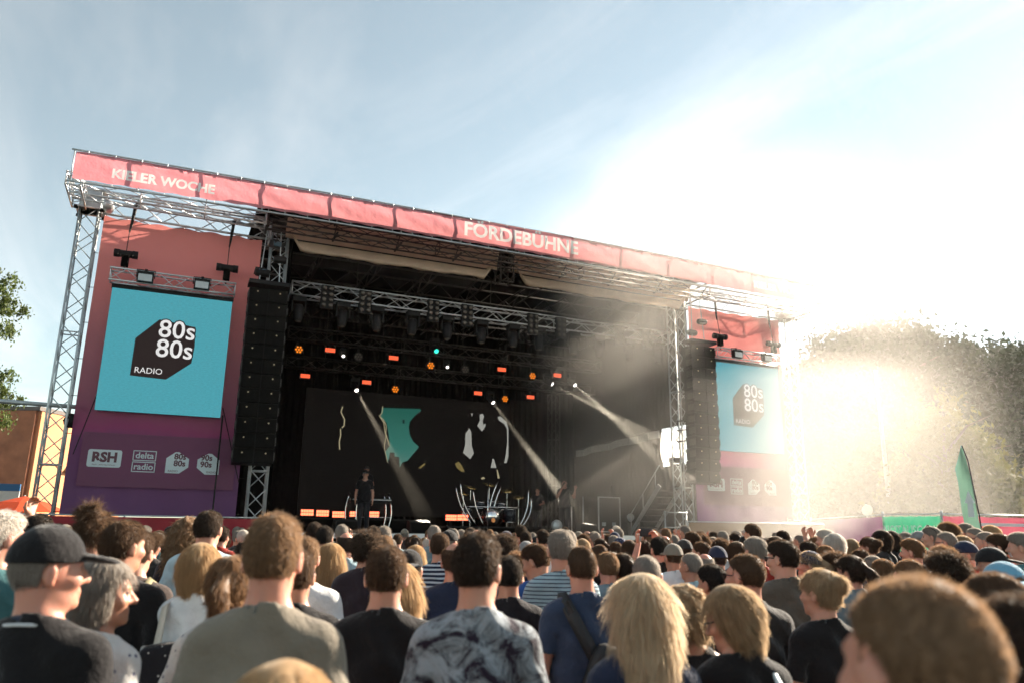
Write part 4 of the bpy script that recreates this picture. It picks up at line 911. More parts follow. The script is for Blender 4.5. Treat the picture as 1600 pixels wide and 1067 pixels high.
# ------------------------------------------------------------------ people: implicit bodies meshed as one continuous skin
class Field:
    def __init__(s, xs, ys, zs):
        s.ax = [np.asarray(a, np.float32) for a in (xs, ys, zs)]; s.V = np.full([len(a) for a in s.ax], .3, np.float32)
    def _sub(s, lo, hi):
        sl = []
        for a, l, h in zip(s.ax, lo, hi):
            i = int(np.searchsorted(a, l)); j = int(np.searchsorted(a, h)); sl.append(slice(max(0, i-1), min(len(a), j+1)))
        X, Y, Z = [a[q] for a, q in zip(s.ax, sl)]
        return tuple(sl), X[:, None, None], Y[None, :, None], Z[None, None, :]
    def _mix(s, sl, d, k):
        A = s.V[sl]
        if k <= 0: s.V[sl] = np.minimum(A, d); return
        h = np.clip(.5+.5*(A-d)/k, 0, 1); s.V[sl] = A+(d-A)*h-k*h*(1-h)
    def cone(s, a, b, ra, rb, k=.03):
        a = np.array(a, float); b = np.array(b, float); m = max(ra, rb)+k+.06
        sl, X, Y, Z = s._sub(np.minimum(a, b)-m, np.maximum(a, b)+m); ba = b-a; L2 = ba@ba+1e-9
        px, py, pz = X-a[0], Y-a[1], Z-a[2]; t = np.clip((px*ba[0]+py*ba[1]+pz*ba[2])/L2, 0, 1)
        d = np.sqrt((px-t*ba[0])**2+(py-t*ba[1])**2+(pz-t*ba[2])**2)-(ra+(rb-ra)*t); s._mix(sl, d.astype(np.float32), k); return s
    def ell(s, c, r, k=.03, rot=None, sub=False):
        c = np.array(c, float); r = np.array(r, float); m = r.max()+k+.06; sl, X, Y, Z = s._sub(c-m, c+m); x, y, z = X-c[0], Y-c[1], Z-c[2]
        if rot is not None:
            M = np.array(rot); x, y, z = [M[0, i]*x+M[1, i]*y+M[2, i]*z for i in range(3)]
        k0 = np.sqrt((x/r[0])**2+(y/r[1])**2+(z/r[2])**2)+1e-6; k1 = np.sqrt((x/r[0]**2)**2+(y/r[1]**2)**2+(z/r[2]**2)**2)+1e-6
        d = (k0*(k0-1)/k1).astype(np.float32)
        if sub: A = s.V[sl]; h = np.clip(.5-.5*(A+d)/k, 0, 1); s.V[sl] = A+(-d-A)*h+k*h*(1-h)
        else: s._mix(sl, d, k)
        return s
    def grid(s): return s.ax[0][:, None, None], s.ax[1][None, :, None], s.ax[2][None, None, :]
    def clip(s, d): s.V = np.maximum(s.V, d.astype(np.float32)); return s
    def mesh(s):
        V = s.V; inside = V < 0; nx, ny, nz = V.shape
        c = [(0, 0, 0), (1, 0, 0), (0, 1, 0), (1, 1, 0), (0, 0, 1), (1, 0, 1), (0, 1, 1), (1, 1, 1)]
        cnt = sum(inside[a:nx-1+a, b:ny-1+b, e:nz-1+e].astype(np.int8) for a, b, e in c)
        act = np.argwhere((cnt > 0) & (cnt < 8)); idx = -np.ones((nx-1, ny-1, nz-1), np.int64); idx[tuple(act.T)] = np.arange(len(act))
        acc = np.zeros((len(act), 3)); w_ = np.zeros(len(act))
        for i in range(8):
            for ax_ in range(3):
                if c[i][ax_]: continue
                j = list(c[i]); j[ax_] = 1
                p = act+np.array(c[i]); q = act+np.array(j); a = V[tuple(p.T)]; b = V[tuple(q.T)]; m = (a < 0) != (b < 0)
                t = np.where(m, a/np.where(a-b == 0, 1, a-b), 0)
                P = np.stack([s.ax[k][p[:, k]] for k in range(3)], 1).astype(float); Q = np.stack([s.ax[k][q[:, k]] for k in range(3)], 1)
                acc += np.where(m[:, None], P+(Q-P)*t[:, None], 0); w_ += m
        vert = acc/np.maximum(w_, 1)[:, None]; F = []
        for ax_ in range(3):
            sl0 = [slice(1, n-1) for n in (nx, ny, nz)]; sl0[ax_] = slice(0, V.shape[ax_]-1); sl1 = list(sl0); sl1[ax_] = slice(1, V.shape[ax_])
            A = inside[tuple(sl0)]; B = inside[tuple(sl1)]
            for flip, M in ((0, A & ~B), (1, B & ~A)):
                e = np.argwhere(M)
                if not len(e): continue
                e = e+np.array([0 if k == ax_ else 1 for k in range(3)])
                u_, v_ = [k for k in range(3) if k != ax_]; du = np.zeros(3, int); du[u_] = 1; dv = np.zeros(3, int); dv[v_] = 1
                q = [idx[tuple((e-a*du-b*dv).T)] for a, b in ((1, 1), (0, 1), (0, 0), (1, 0))]
                q = np.stack(q, 1); fl = flip ^ (ax_ == 1); F.append(q[:, ::-1] if fl else q)
        return vert, np.concatenate(F)
def np_mesh(name, v, f, smooth=True):
    me = bpy.data.meshes.new(name); f = np.asarray(f); me.vertices.add(len(v)); me.vertices.foreach_set('co', np.asarray(v, np.float32).ravel())
    n = f.shape[1]; me.loops.add(f.size); me.loops.foreach_set('vertex_index', f.astype(np.int32).ravel()); me.polygons.add(len(f)); me.polygons.foreach_set('loop_start', np.arange(0, f.size, n, dtype=np.int32))
    if smooth: me.polygons.foreach_set('use_smooth', np.ones(len(f), bool))
    me.update(calc_edges=True); me.validate(); return me
def axis(lo, hi, fine_lo, fine_hi, hf, hc):
    a = list(np.arange(lo, fine_lo, hc))+list(np.arange(fine_lo, fine_hi, hf))+list(np.arange(fine_hi, hi, hc)); return np.array(a)
PIV = np.array([0, .0, 1.60])        # head pivot
def head_prims(F, M, off, infl=0.):
    T = lambda p: off+M@np.array(p, float)
    F.ell(T((0, -.008, .085)), (.076+infl, .097+infl, .094+infl), .01, M)
    F.ell(T((0, .03, .035)), (.062+infl, .066+infl, .088+infl), .03, M)
    if infl: return
    F.ell(T((0, .046, -.018)), (.05, .046, .034), .03, M)
    F.ell(T((0, .083, -.034)), (.022, .018, .016), .02, M)
    F.cone(T((0, .094, .07)), T((0, .117, .035)), .009, .014, .014)
    F.cone(T((-.016, .102, .033)), T((.016, .102, .033)), .009, .009, .012)
    F.cone(T((-.036, .084, .083)), T((.036, .084, .083)), .011, .011, .018)
    F.cone(T((-.02, .093, .004)), T((.02, .093, .004)), .0075, .0075, .01); F.cone(T((-.015, .092, -.008)), T((.015, .092, -.008)), .008, .008, .01)
    for s_ in (-1, 1):
        F.ell(T((s_*.033, .103, .066)), (.018, .014, .012), .012, M, sub=True)
        F.ell(T((s_*.045, .07, .035)), (.02, .025, .02), .025, M)
        ear = M@np.array(Euler((R(-12), 0, s_*R(-18))).to_matrix()); F.ell(T((s_*.083, -.008, .055)), (.009, .019, .032), .008, ear); F.ell(T((s_*.081, -.002, .033)), (.008, .011, .014), .008, ear)
def hand_prims(F, w, d, n, sx, curl=.5, point=False):
    """wrist, direction, palm normal, side of the thumb; five separate bent fingers"""
    w = np.array(w, float); d = np.array(d, float); d /= np.linalg.norm(d); n = np.array(n, float); n -= d*(n@d); n /= np.linalg.norm(n); t = np.cross(d, n)*sx
    for k in range(4): F.cone(w+t*(.012-.008*k), w+d*.085+t*(.03-.02*k), .016, .0125, .012)
    for k, ln in enumerate((.07, .078, .073, .058)):
        p = w+d*.085+t*(.031-.0205*k)+n*.0; cu = 0. if (point and k == 0) else curl*(1+.1*k) if not point else 1.25
        for seg, (f_, r0, r1) in enumerate(((.45, .0105, .0095), (.32, .0095, .0088), (.25, .0088, .0075))):
            a = cu*(seg+.6); q = p+(d*math.cos(a)+n*math.sin(a))*ln*f_; F.cone(p, q, r0, r1, .004); p = q
    p = w+d*.025+t*.03; q = p+(d*.7+t*.65+n*.25)*.042; F.cone(p, q, .0145, .012, .012); F.cone(q, q+(d*.85+t*.15+n*.45)*.04, .0115, .009, .004)
POSES = {
 'down': dict(e=((.262, -.03, 1.14), (.262, -.03, 1.14)), w=((.25, .05, .90), (.25, .05, .90)), d=((0, .2, -1), (0, .2, -1)), n=((-1, 0, 0), (1, 0, 0))),
 'front': dict(e=((.265, .0, 1.15), (.265, .0, 1.15)), w=((.09, .25, 1.15), (.06, .23, 1.12)), d=((-1, .15, .1), (1, .15, .05)), n=((0, -1, 0), (0, -1, 0))),
 'film': dict(e=((.25, .2, 1.42), (.25, .2, 1.42)), w=((.1, .3, 1.72), (.1, .3, 1.72)), d=((-.25, .1, 1), (.25, .1, 1)), n=((-1, -.4, 0), (1, -.4, 0))),
 'reach': dict(e=((.262, -.03, 1.14), (.3, .12, 1.5)), w=((.275, .05, .90), (.22, .22, 1.78)), d=((0, .2, -1), (.1, .2, 1)), n=((-1, 0, 0), (1, -.4, 0))),
 'face': dict(e=((.262, -.03, 1.14), (.24, .16, 1.27)), w=((.275, .05, .90), (.1, .15, 1.52)), d=((0, .2, -1), (.05, -.1, 1)), n=((-1, 0, 0), (.6, -.8, 0))),
 'brow': dict(e=((.262, -.03, 1.14), (.28, .16, 1.5)), w=((.275, .05, .90), (.15, .13, 1.69)), d=((0, .2, -1), (.9, .45, .05)), n=((-1, 0, 0), (0, -.2, -1))),
 'sing': dict(e=((.26, .06, 1.2), (.34, .02, 1.2)), w=((.07, .19, 1.49), (.36, .12, 1.46)), d=((-.5, -.1, .8), (0, .05, 1)), n=((-.5, -.8, 0), (0, -1, 0))),
 'drum': dict(e=((.29, .08, 1.16), (.29, .08, 1.16)), w=((.2, .32, 1.08), (.2, .32, 1.12)), d=((-.2, 1, 0), (.2, 1, 0)), n=((0, 0, -1), (0, 0, -1)))}
def body_parts(sex):
    f = sex == 'f'
    T = [('ell', (0, 0, .95), (.172 if f else .165, .118, .13)), ('ell', (0, .0, 1.12), (.135 if f else .155, .1 if f else .112, .17)), ('ell', (0, .0, 1.3), (.15 if f else .168, .11 if f else .12, .17)),
         ('cone', (-.118 if f else -.138, -.01, 1.43), (.118 if f else .138, -.01, 1.43), .055 if f else .062, .055 if f else .062), ('cone', (-.1, -.02, 1.44), (-.02, -.01, 1.52), .05, .045), ('cone', (.1, -.02, 1.44), (.02, -.01, 1.52), .05, .045)]
    if f: T += [('ell', (-.07, .085, 1.27), (.065, .06, .065)), ('ell', (.07, .085, 1.27), (.065, .06, .065))]
    return T
def grids(fine):
    h = .0098 if fine else .0135
    return axis(-.46, .46, -.11, .11, .0064, h), axis(-.21, .5, -.13, .15, .0064, h), np.concatenate([np.arange(-.02, .72, .026), np.arange(.72, 1.46, h), np.arange(1.46, 1.98, .0066)])
SXA, SYA, SZA = np.arange(-.46, .46, .0125), np.arange(-.21, .36, .0125), np.arange(.78, 1.66, .0115)
_proto = {}
def proto(sex, pose, hy, hp=0, hr=0):
    """meshes for one build / pose / head turn (degrees); shared by everyone who stands like that"""
    key = (sex, pose, hy, hp, hr)
    if key in _proto: return _proto[key]
    P = POSES[pose]; f = sex == 'f'; shx = .152 if f else .174; ar = .88 if f else 1.
    M = np.array(Euler((R(hp), R(hr), R(hy)), 'ZXY').to_matrix() if False else (Matrix.Rotation(R(hy), 3, 'Z') @ Matrix.Rotation(R(hr), 3, 'Y') @ Matrix.Rotation(R(hp), 3, 'X')))
    lean = np.array([0, -.10*math.sin(R(hp))*1.0, 0]); off = PIV+lean*.3
    F = Field(*grids(pose != 'down'))
    for q in body_parts(sex):
        if q[0] == 'ell': F.ell(q[1], q[2], .05)
        else: F.cone(q[1], q[2], q[3], q[4], .04)
    F.cone((0, -.012, 1.43), off+M@np.array((0, -.005, .0)), .058*ar, .055*ar, .03); F.cone((0, -.005, 1.5), off+M@np.array((0, -.03, .03)), .05*ar, .052*ar, .03)
    head_prims(F, M, off)
    for i, s_ in ((0, 1), (1, -1)):
        S = np.array((s_*shx, -.01, 1.415)); E_ = np.array(P['e'][i])*np.array([s_*(.86 if f else .92), 1, 1]); W_ = np.array(P['w'][i])*np.array([s_, 1, 1])
        F.cone(S, E_, .056*ar, .041*ar, .03); F.cone(E_, E_+(W_-E_)*.35, .042*ar, .041*ar, .02); F.cone(E_+(W_-E_)*.35, W_, .041*ar, .027*ar, .02)
        dd = np.array(P['d'][i], float)*np.array([s_, 1, 1]); nn_ = np.array(P['n'][i], float)*np.array([1 if i == 0 else 1, 1, 1])
        if i == 1: nn_ = np.array(P['n'][1], float)
        hand_prims(F, W_, dd, nn_, 1 if i == 0 else -1, .35 if pose in ('down',) else .6, point=(pose == 'sing' and i == 1))
        F.cone((s_*.09, 0, .92), (s_*.105, .012, .5), .084, .056, .03); F.cone((s_*.105, .012, .5), (s_*.11, -.012, .09), .056, .04, .02); F.ell((s_*.115, .05, .04), (.045, .125, .042), .02)
    body = np_mesh('body', *F.mesh())
    # clothes: looser offset skins, cut at hem, cuffs and neckline
    def tee(sleeve, infl, neck, hem, amp):
        G = Field(SXA, SYA, SZA)
        for q in body_parts(sex):
            if q[0] == 'ell':
                r = np.array(q[2])+infl
                if q[1][2] == 1.12: r = r+np.array([.02, .016, .02])
                if q[1][2] == .95: r = r+np.array([.022, .02, .03])
                G.ell(q[1], r, .06)
            else: G.cone(q[1], q[2], q[3]+infl*.6, q[4]+infl*.6, .045)
        G.cone((0, -.034, 1.36), (0, -.016, 1.58), .084*ar, .07*ar, .03)
        X, Y, Z = G.grid()
        if not sleeve: G.clip((np.abs(X)-(shx-.025))+0*Z+0*Y)
        else:
            G2 = Field(SXA, SYA, SZA)
            for i, s_ in ((0, 1), (1, -1)):
                S = np.array((s_*shx, -.01, 1.42)); E_ = np.array(P['e'][i])*np.array([s_*(.86 if f else .92), 1, 1]); a = (E_-S)/np.linalg.norm(E_-S); E2 = S+(E_-S)*sleeve
                H2 = Field(SXA, SYA, SZA); H2.cone(S, S+(E_-S)*(sleeve+.25), .054*ar+infl*.4, .058*ar+infl*.6, .02)
                H2.clip((X-E2[0])*a[0]+(Y-E2[1])*a[1]+(Z-E2[2])*a[2]); G2.V = np.minimum(G2.V, H2.V)
            A = G.V; d = G2.V; k = .035; h = np.clip(.5+.5*(A-d)/k, 0, 1); G.V = A+(d-A)*h-k*h*(1-h)*(Z > 1.33)
        G.V = G.V+amp*(np.sin(31*Z+5*np.sin(9*X+2*Y))*np.sin(7*X+1.5)+.7*np.sin(47*X+6*np.sin(11*Z))*np.exp(-((Z-1.0)/.2)**2)+.6*np.sin(38*(Z+.8*np.abs(X))+3*np.sin(8*Y))*np.exp(-((Z-1.36)/.07)**2)).astype(np.float32)
        rho = np.sqrt(X**2+((Y-.006)*.9)**2); G.clip(hem-Z+0*X+0*Y); G.clip(np.minimum((neck+.068*ar+.02*np.clip(Y/.07, 0, 1))-rho-np.clip((1.49-Z)*1.2, -.004, .1), Z-1.42)); G.clip(Z-1.522+.35*Y+0*X)
        return np_mesh('shirt', *G.mesh())
    shirt = tee(.66, .016, .0, .84, .008); tank = tee(0, .012, .03, .86, .004) if f and pose in ('down', 'front') and hy == 0 else shirt
    if 'trs' not in _proto or (sex, 'trs') not in _proto:
        G = Field(np.arange(-.24, .24, .013), np.arange(-.18, .2, .013), np.arange(.02, 1.0, .018))
        G.ell((0, 0, .95), (.176, .128, .14), .04)
        for s_ in (-1, 1): G.cone((s_*.09, 0, .92), (s_*.105, .012, .5), .1, .078, .03); G.cone((s_*.105, .012, .5), (s_*.11, -.012, .1), .078, .062, .02)
        X, Y, Z = G.grid(); G.clip(Z-.98+0*X+0*Y); G.clip(.07-Z+0*X+0*Y); _proto[(sex, 'trs')] = np_mesh('trousers', *G.mesh())
    r = dict(body=body, shirt=shirt, tank=tank, trousers=_proto[(sex, 'trs')], M=Matrix(M.tolist()).to_4x4(), off=off); _proto[key] = r; return r
# shoes
G = Field(np.arange(-.07, .07, .01), np.arange(-.12, .2, .01), np.arange(-.02, .12, .009)); G.ell((0, .03, .03), (.052, .14, .045), .02); G.ell((0, -.04, .07), (.045, .06, .04), .02); X, Y, Z = G.grid(); G.clip(.004-Z+0*X+0*Y); SHOE = np_mesh('shoe', *G.mesh())

# ------------------------------------------------------------------ hair styles (head frame), strands on a base
def strands(v, f, nrm, n, Ln, lift, width, seed, curl=0., flow='crown', grav=.3, rnd=.22):
    rs = np.random.RandomState(seed); a, b, c = v[f[:, 0]], v[f[:, 1]], v[f[:, 2]]; area = np.linalg.norm(np.cross(b-a, c-a), axis=1)
    ti = rs.choice(len(f), n, p=area/area.sum()); u_, w_ = rs.rand(n, 1), rs.rand(n, 1); u_, w_ = np.where(u_+w_ > 1, 1-u_, u_), np.where(u_+w_ > 1, 1-w_, w_)
    p = a[ti]+(b-a)[ti]*u_+(c-a)[ti]*w_; nn_ = nrm[ti]
    if flow == 'crown': fl = p-np.array([0, -.045, .185])
    else: fl = np.stack([p[:, 0]*.25, -.06+0*p[:, 0], -np.ones(n)], 1)
    fl = fl-nn_*(fl*nn_).sum(1, keepdims=True); fl /= np.linalg.norm(fl, axis=1, keepdims=True)+1e-6
    # loose locks: neighbouring strands share a wobble
    lock = np.stack([np.sin(p[:, 0]*60+p[:, 2]*23), np.sin(p[:, 1]*55+p[:, 0]*31), np.sin(p[:, 2]*48+p[:, 1]*37)], 1)*.35
    d = nn_*lift+fl*(1-lift)+rs.normal(0, rnd, (n, 3))+lock*rnd*1.6; d /= np.linalg.norm(d, axis=1, keepdims=True)
    l = Ln*rs.uniform(.6, 1.25, (n, 1)); fly = rs.rand(n, 1) < (.04 if Ln < .04 else .012); l = np.where(fly, l*(1.35 if Ln < .04 else .6), l); d = np.where(fly, d+nn_*.45, d); d /= np.linalg.norm(d, axis=1, keepdims=True); l = l*np.clip(.3-.8*d[:, 2:], .25, 1) if flow == 'down' else l; w0 = np.cross(d, rs.normal(0, 1, (n, 3))); w0 /= np.linalg.norm(w0, axis=1, keepdims=True); w0 = w0*width
    p0 = p-nn_*.003; p1 = p0+d*l*.5+rs.normal(0, curl, (n, 3))*l; p2 = p1+(d+np.array([0, 0, -grav]))*l*.5+rs.normal(0, curl*1.6, (n, 3))*l
    V = np.stack([p0-w0, p0+w0, p1-w0*.8, p1+w0*.8, p2-w0*.25, p2+w0*.25], 1).reshape(-1, 3); o = (np.arange(n)*6)[:, None]
    Fq = np.concatenate([o+np.array([0, 1, 3, 2]), o+np.array([2, 3, 5, 4])]); return V, Fq
def hair_style(kind):
    h = .0075; F = Field(np.arange(-.19, .19, h), np.arange(-.24, .17, h), np.arange(-.40, .30, h)); I = np.eye(3); O_ = np.zeros(3)
    infl = dict(crop=.004, short=.005, spiky=.01, curly=.024, afro=.03, bob=.02, long=.018, longcurly=.034, ponytail=.010, bun=.012, updo=.016, ring=.008, bobcurl=.026)[kind]
    F.ell((0, -.008, .085), (.077+infl, .098+infl, .094+infl), .01)
    if kind in ('short', 'spiky', 'curly'): F.ell((0, .024, .142), (.056+infl*.5, .07, .042), .03)
    X, Y, Z = F.grid()
    y = Y
    zl = np.where(y < -.03, .012, np.where(y < .022, .012+(y+.03)/.052*.078, .09+(y-.022)*.62))
    zl = np.where((y > -.03) & (y < .012) & (np.abs(X) > .05), np.maximum(zl, .055+(y+.03)*1.0), zl+0*X)
    if kind == 'crop': zl = zl+.014
    if kind in ('short', 'spiky'): zl = zl+np.where(y < -.03, .012, 0)
    if kind in ('bob', 'long', 'longcurly', 'bobcurl'):
        F.ell((0, -.025, .02), (.088+infl*.4, .085, .125), .04)
        if kind == 'bobcurl': F.ell((0, -.02, .02), (.105, .095, .09), .04)
        if kind in ('long', 'longcurly'):
            F.ell((0, -.075, -.12), (.09+infl*.7, .05+infl*.6, .19), .05)
            for s_ in (-1, 1): F.cone((s_*.075, -.02, .04), (s_*.085, -.03, -.22), .032+infl*.5, .022+infl*.5, .05)
        else: F.clip(-.045-.25*Y*0-Z+0*X)
        fx_ = np.maximum(np.maximum(.028-Y, np.abs(X)-.079), Z-.125); F.clip(-fx_)     # open at the face
    else: F.clip((zl-Z)*.8)
    if kind == 'ring': F.clip((Z-.135)*.9+0*X+0*Y)
    if kind == 'ponytail': F.cone((0, -.1, .1), (0, -.15, .05), .028, .034, .01); F.cone((0, -.15, .05), (0, -.145, -.16), .034, .014, .02)
    if kind == 'bun': F.ell((0, -.105, .12), (.045, .04, .042), .012)
    if kind == 'updo': F.ell((0, -.085, .175), (.062, .055, .05), .02); F.ell((.03, -.1, .2), (.03, .03, .03), .02)
    amp = dict(curly=.008, afro=.007, longcurly=.011, bobcurl=.008, updo=.006).get(kind, .0012)
    fq = 75 if amp > .003 else 50
    F.V = F.V+(amp*(np.sin(fq*X+3*np.sin(40*Z))*np.sin(fq*.9*Y+2)+.6*np.sin(fq*1.1*Z+4*np.sin(35*X)))).astype(np.float32)
    v, f4 = F.mesh(); f3 = np.concatenate([f4[:, [0, 1, 2]], f4[:, [0, 2, 3]]]); nr = np.cross(v[f3[:, 1]]-v[f3[:, 0]], v[f3[:, 2]]-v[f3[:, 0]]); nr /= np.linalg.norm(nr, axis=1, keepdims=True)+1e-9
    rad = v[f3].mean(1)-np.array([0, -.01, .07]); keep = (nr*rad).sum(1) > .02 if kind not in ('long', 'longcurly', 'bob', 'bobcurl', 'ponytail') else (nr[:, 1] < .75); f3 = f3[keep]; nr = nr[keep]
    q = dict(crop=(9500, .009, .55, .001, 0, 'crown', 0, .09), short=(9500, .018, .3, .0012, .04, 'crown', .25, .12), spiky=(8500, .03, .55, .0012, .05, 'crown', .05, .13), curly=(8000, .028, .5, .0014, .25, 'crown', .1, .2), afro=(6000, .034, .7, .0015, .3, 'crown', .0, .2),
        bob=(8000, .07, .02, .0012, .012, 'down', .25, .05), long=(10000, .12, .0, .0012, .012, 'down', .3, .045), longcurly=(8000, .05, .25, .0015, .22, 'down', .3, .16), ponytail=(7000, .05, .03, .0011, .02, 'crown', .2, .06), bun=(7000, .045, .04, .0011, .03, 'crown', .2, .07), updo=(7000, .045, .3, .0012, .18, 'crown', .1, .16), ring=(6000, .018, .25, .0011, .03, 'crown', .3, .12), bobcurl=(8000, .036, .25, .0014, .18, 'down', .2, .15))[kind]
    sv, sf = strands(v, f3, nr, q[0], q[1], q[2], q[3], len(kind)*7, q[4], q[5], q[6], q[7])
    if kind in ('crop', 'short', 'spiky', 'ring', 'curly'):      # thin stubble fading out below the hairline
        rs = np.random.RandomState(5); a = rs.uniform(0, 2*math.pi, 9000); z = rs.uniform(-.012, .1, 9000); zc = (z-.085)/.0945; rr = np.sqrt(np.clip(1-zc**2, 0, 1)); P = np.stack([.0768*rr*np.cos(a), -.008+.0978*rr*np.sin(a), z], 1)
        yy = P[:, 1]; zz_ = np.where(yy < -.03, .026, np.where(yy < .022, .012+(yy+.03)/.052*.078, .2)); k = (z < zz_+.004) & (z > zz_-.03*rs.rand(9000)**.7) & (yy < .022); P = P[k]; n = len(P)
        nn_ = P-np.array([0, -.008, .085]); nn_ /= np.linalg.norm(nn_, axis=1, keepdims=True); d = np.stack([np.zeros(n), -.1*np.ones(n), -np.ones(n)], 1)+nn_*.35+rs.normal(0, .15, (n, 3)); w0 = np.cross(d, rs.normal(0, 1, (n, 3))); w0 = w0/np.linalg.norm(w0, axis=1, keepdims=True)*.0009; l = .009
        V = np.stack([P-w0, P+w0, P+d*l+w0*.4, P+d*l-w0*.4], 1).reshape(-1, 3); sf = np.concatenate([sf, len(sv)+np.arange(n*4).reshape(-1, 4)]); sv = np.concatenate([sv, V])
    me = np_mesh('hair', np.concatenate([v, sv]), np.concatenate([f4, sf+len(v)]))
    me.materials.append(None); me.materials.append(None)
    mi = np.zeros(len(me.polygons), np.int32); mi[len(f4):] = 1; me.polygons.foreach_set('material_index', mi); return me
_hair = {}
def hair(kind):
    if kind not in _hair: _hair[kind] = hair_style(kind)
    return _hair[kind]
# caps, glasses
G = Field(np.arange(-.15, .15, .006), np.arange(-.17, .25, .006), np.arange(.02, .24, .006)); G.ell((0, -.008, .09), (.094, .114, .112), .01); X, Y, Z = G.grid(); G.clip((.088+.12*Y*0-Z)+0*X); 
H_ = Field(*G.ax); H_.ell((0, .13, .098), (.078, .085, .012), .01, Matrix.Rotation(R(-10), 3, 'X')); G.V = np.minimum(G.V, H_.V); CAPM = np_mesh('cap', *G.mesh())
H_ = Field(np.arange(-.15, .15, .007), np.arange(-.17, .16, .007), np.arange(.0, .24, .007)); H_.ell((0, -.008, .085), (.089, .108, .108), .01); X, Y, Z = H_.grid(); H_.clip(.07-.0*Y-Z+0*X); H_.V = H_.V+(.003*np.sin(60*X+30*Y)*np.sin(50*Z)).astype(np.float32); BANDANA = np_mesh('headscarf', *H_.mesh())
g_ = MB()
for s_ in (-1, 1):
    g_.prism([(s_*.012, .112, .075), (s_*.06, .1, .077), (s_*.062, .098, .055), (s_*.05, .104, .043), (s_*.02, .112, .043)], (0, .004, 0)); g_.path([(s_*.06, .1, .07), (s_*.08, .06, .07), (s_*.084, -.01, .068), (s_*.082, -.03, .05)], .003, 5)
g_.path([(-.013, .115, .07), (0, .12, .072), (.013, .115, .07)], .003, 5); SHADES = mesh_from('sunglasses', g_.v, g_.f)
g_ = MB(); g_.ball((0, 0, 0), (.0098, .0098, .0098), 10, 8); EYEM = mesh_from('eye', g_.v, g_.f, True)

# ------------------------------------------------------------------ materials for people
def mat_skin(name, c):
    m, n, b = nmat(name); t = noise(n, 14, 4); t2 = noise(n, 2.5, 3); r = ramp(n, t.outputs['Fac'], [(.3, sc(c, .86)), (.72, sc(c, 1.1))])
    mx = n.nodes.new('ShaderNodeMixRGB'); mx.blend_type = 'MIX'; n.links.new(r.outputs[0], mx.inputs[1]); mx.inputs[2].default_value = (c[0]*1.05, c[1]*.8, c[2]*.75, 1); n.links.new(t2.outputs['Fac'], mx.inputs[0])
    n.links.new(mx.outputs[0], b.inputs['Base Color']); b.inputs['Roughness'].default_value = .5; b.inputs['Subsurface Weight'].default_value = .35; b.inputs['Subsurface Radius'].default_value = (1, .25, .1); b.inputs['Subsurface Scale'].default_value = .015
    bp = n.nodes.new('ShaderNodeBump'); bp.inputs['Strength'].default_value = .15; bp.inputs['Distance'].default_value = .003; t3 = noise(n, 160, 2); n.links.new(t3.outputs['Fac'], bp.inputs['Height']); n.links.new(bp.outputs[0], b.inputs['Normal']); return m
SKINS = [mat_skin('skin_fair', (.45, .255, .18)), mat_skin('skin_tan', (.37, .195, .125)), mat_skin('skin_pink', (.47, .24, .17)), mat_skin('skin_brown', (.3, .16, .1))]
def mat_hair(name, c, tr=.42):
    m, n, b = nmat(name); tc = n.nodes.new('ShaderNodeTexCoord'); mp = n.nodes.new('ShaderNodeMapping'); n.links.new(tc.outputs['Object'], mp.inputs[0]); mp.inputs['Scale'].default_value = (90, 90, 9)
    t = noise(n, 1, 3, vec=mp.outputs[0]); r = ramp(n, t.outputs['Fac'], [(.25, sc(c, .5)), (.55, c), (.8, sc(c, 1.45))]); n.links.new(r.outputs[0], b.inputs['Base Color']); b.inputs['Roughness'].default_value = .55; b.inputs['Specular IOR Level'].default_value = .3; b.inputs['Sheen Weight'].default_value = .35; b.inputs['Sheen Roughness'].default_value = .35; b.inputs['Sheen Tint'].default_value = (1, .86, .68, 1)
    tl = n.nodes.new('ShaderNodeBsdfTranslucent'); tl.inputs[0].default_value = tuple(min(.8, .02+1.35*x**.92+.1*c[0]) for x in c)+(1,); mx = n.nodes.new('ShaderNodeMixShader'); mx.inputs[0].default_value = tr
    n.links.new(b.outputs[0], mx.inputs[1]); n.links.new(tl.outputs[0], mx.inputs[2]); n.links.new(mx.outputs[0], n.nodes['Material Output'].inputs[0]); return m
HC = dict(black=(.012, .009, .008), dark=(.035, .02, .013), brown=(.085, .045, .024), lightbrown=(.2, .11, .055), ginger=(.24, .145, .08), blond=(.46, .31, .17), ash=(.4, .29, .18), grey=(.3, .27, .24), white=(.62, .58, .53), platinum=(.6, .48, .34))
HAIRM = {k: mat_hair('hair_'+k, c) for k, c in HC.items()}
STRANDM = {}
for k, c in HC.items():      # loose strands: thin, so backlight passes through them
    m = mat_hair('strand_'+k, c, .55); STRANDM[k] = m
    for nd in m.node_tree.nodes:
        if nd.type == 'BSDF_TRANSLUCENT': nd.inputs[0].default_value = (min(.8, .06+1.15*c[0]), min(.8, .045+1.15*c[1]), min(.8, .032+1.15*c[2]), 1)
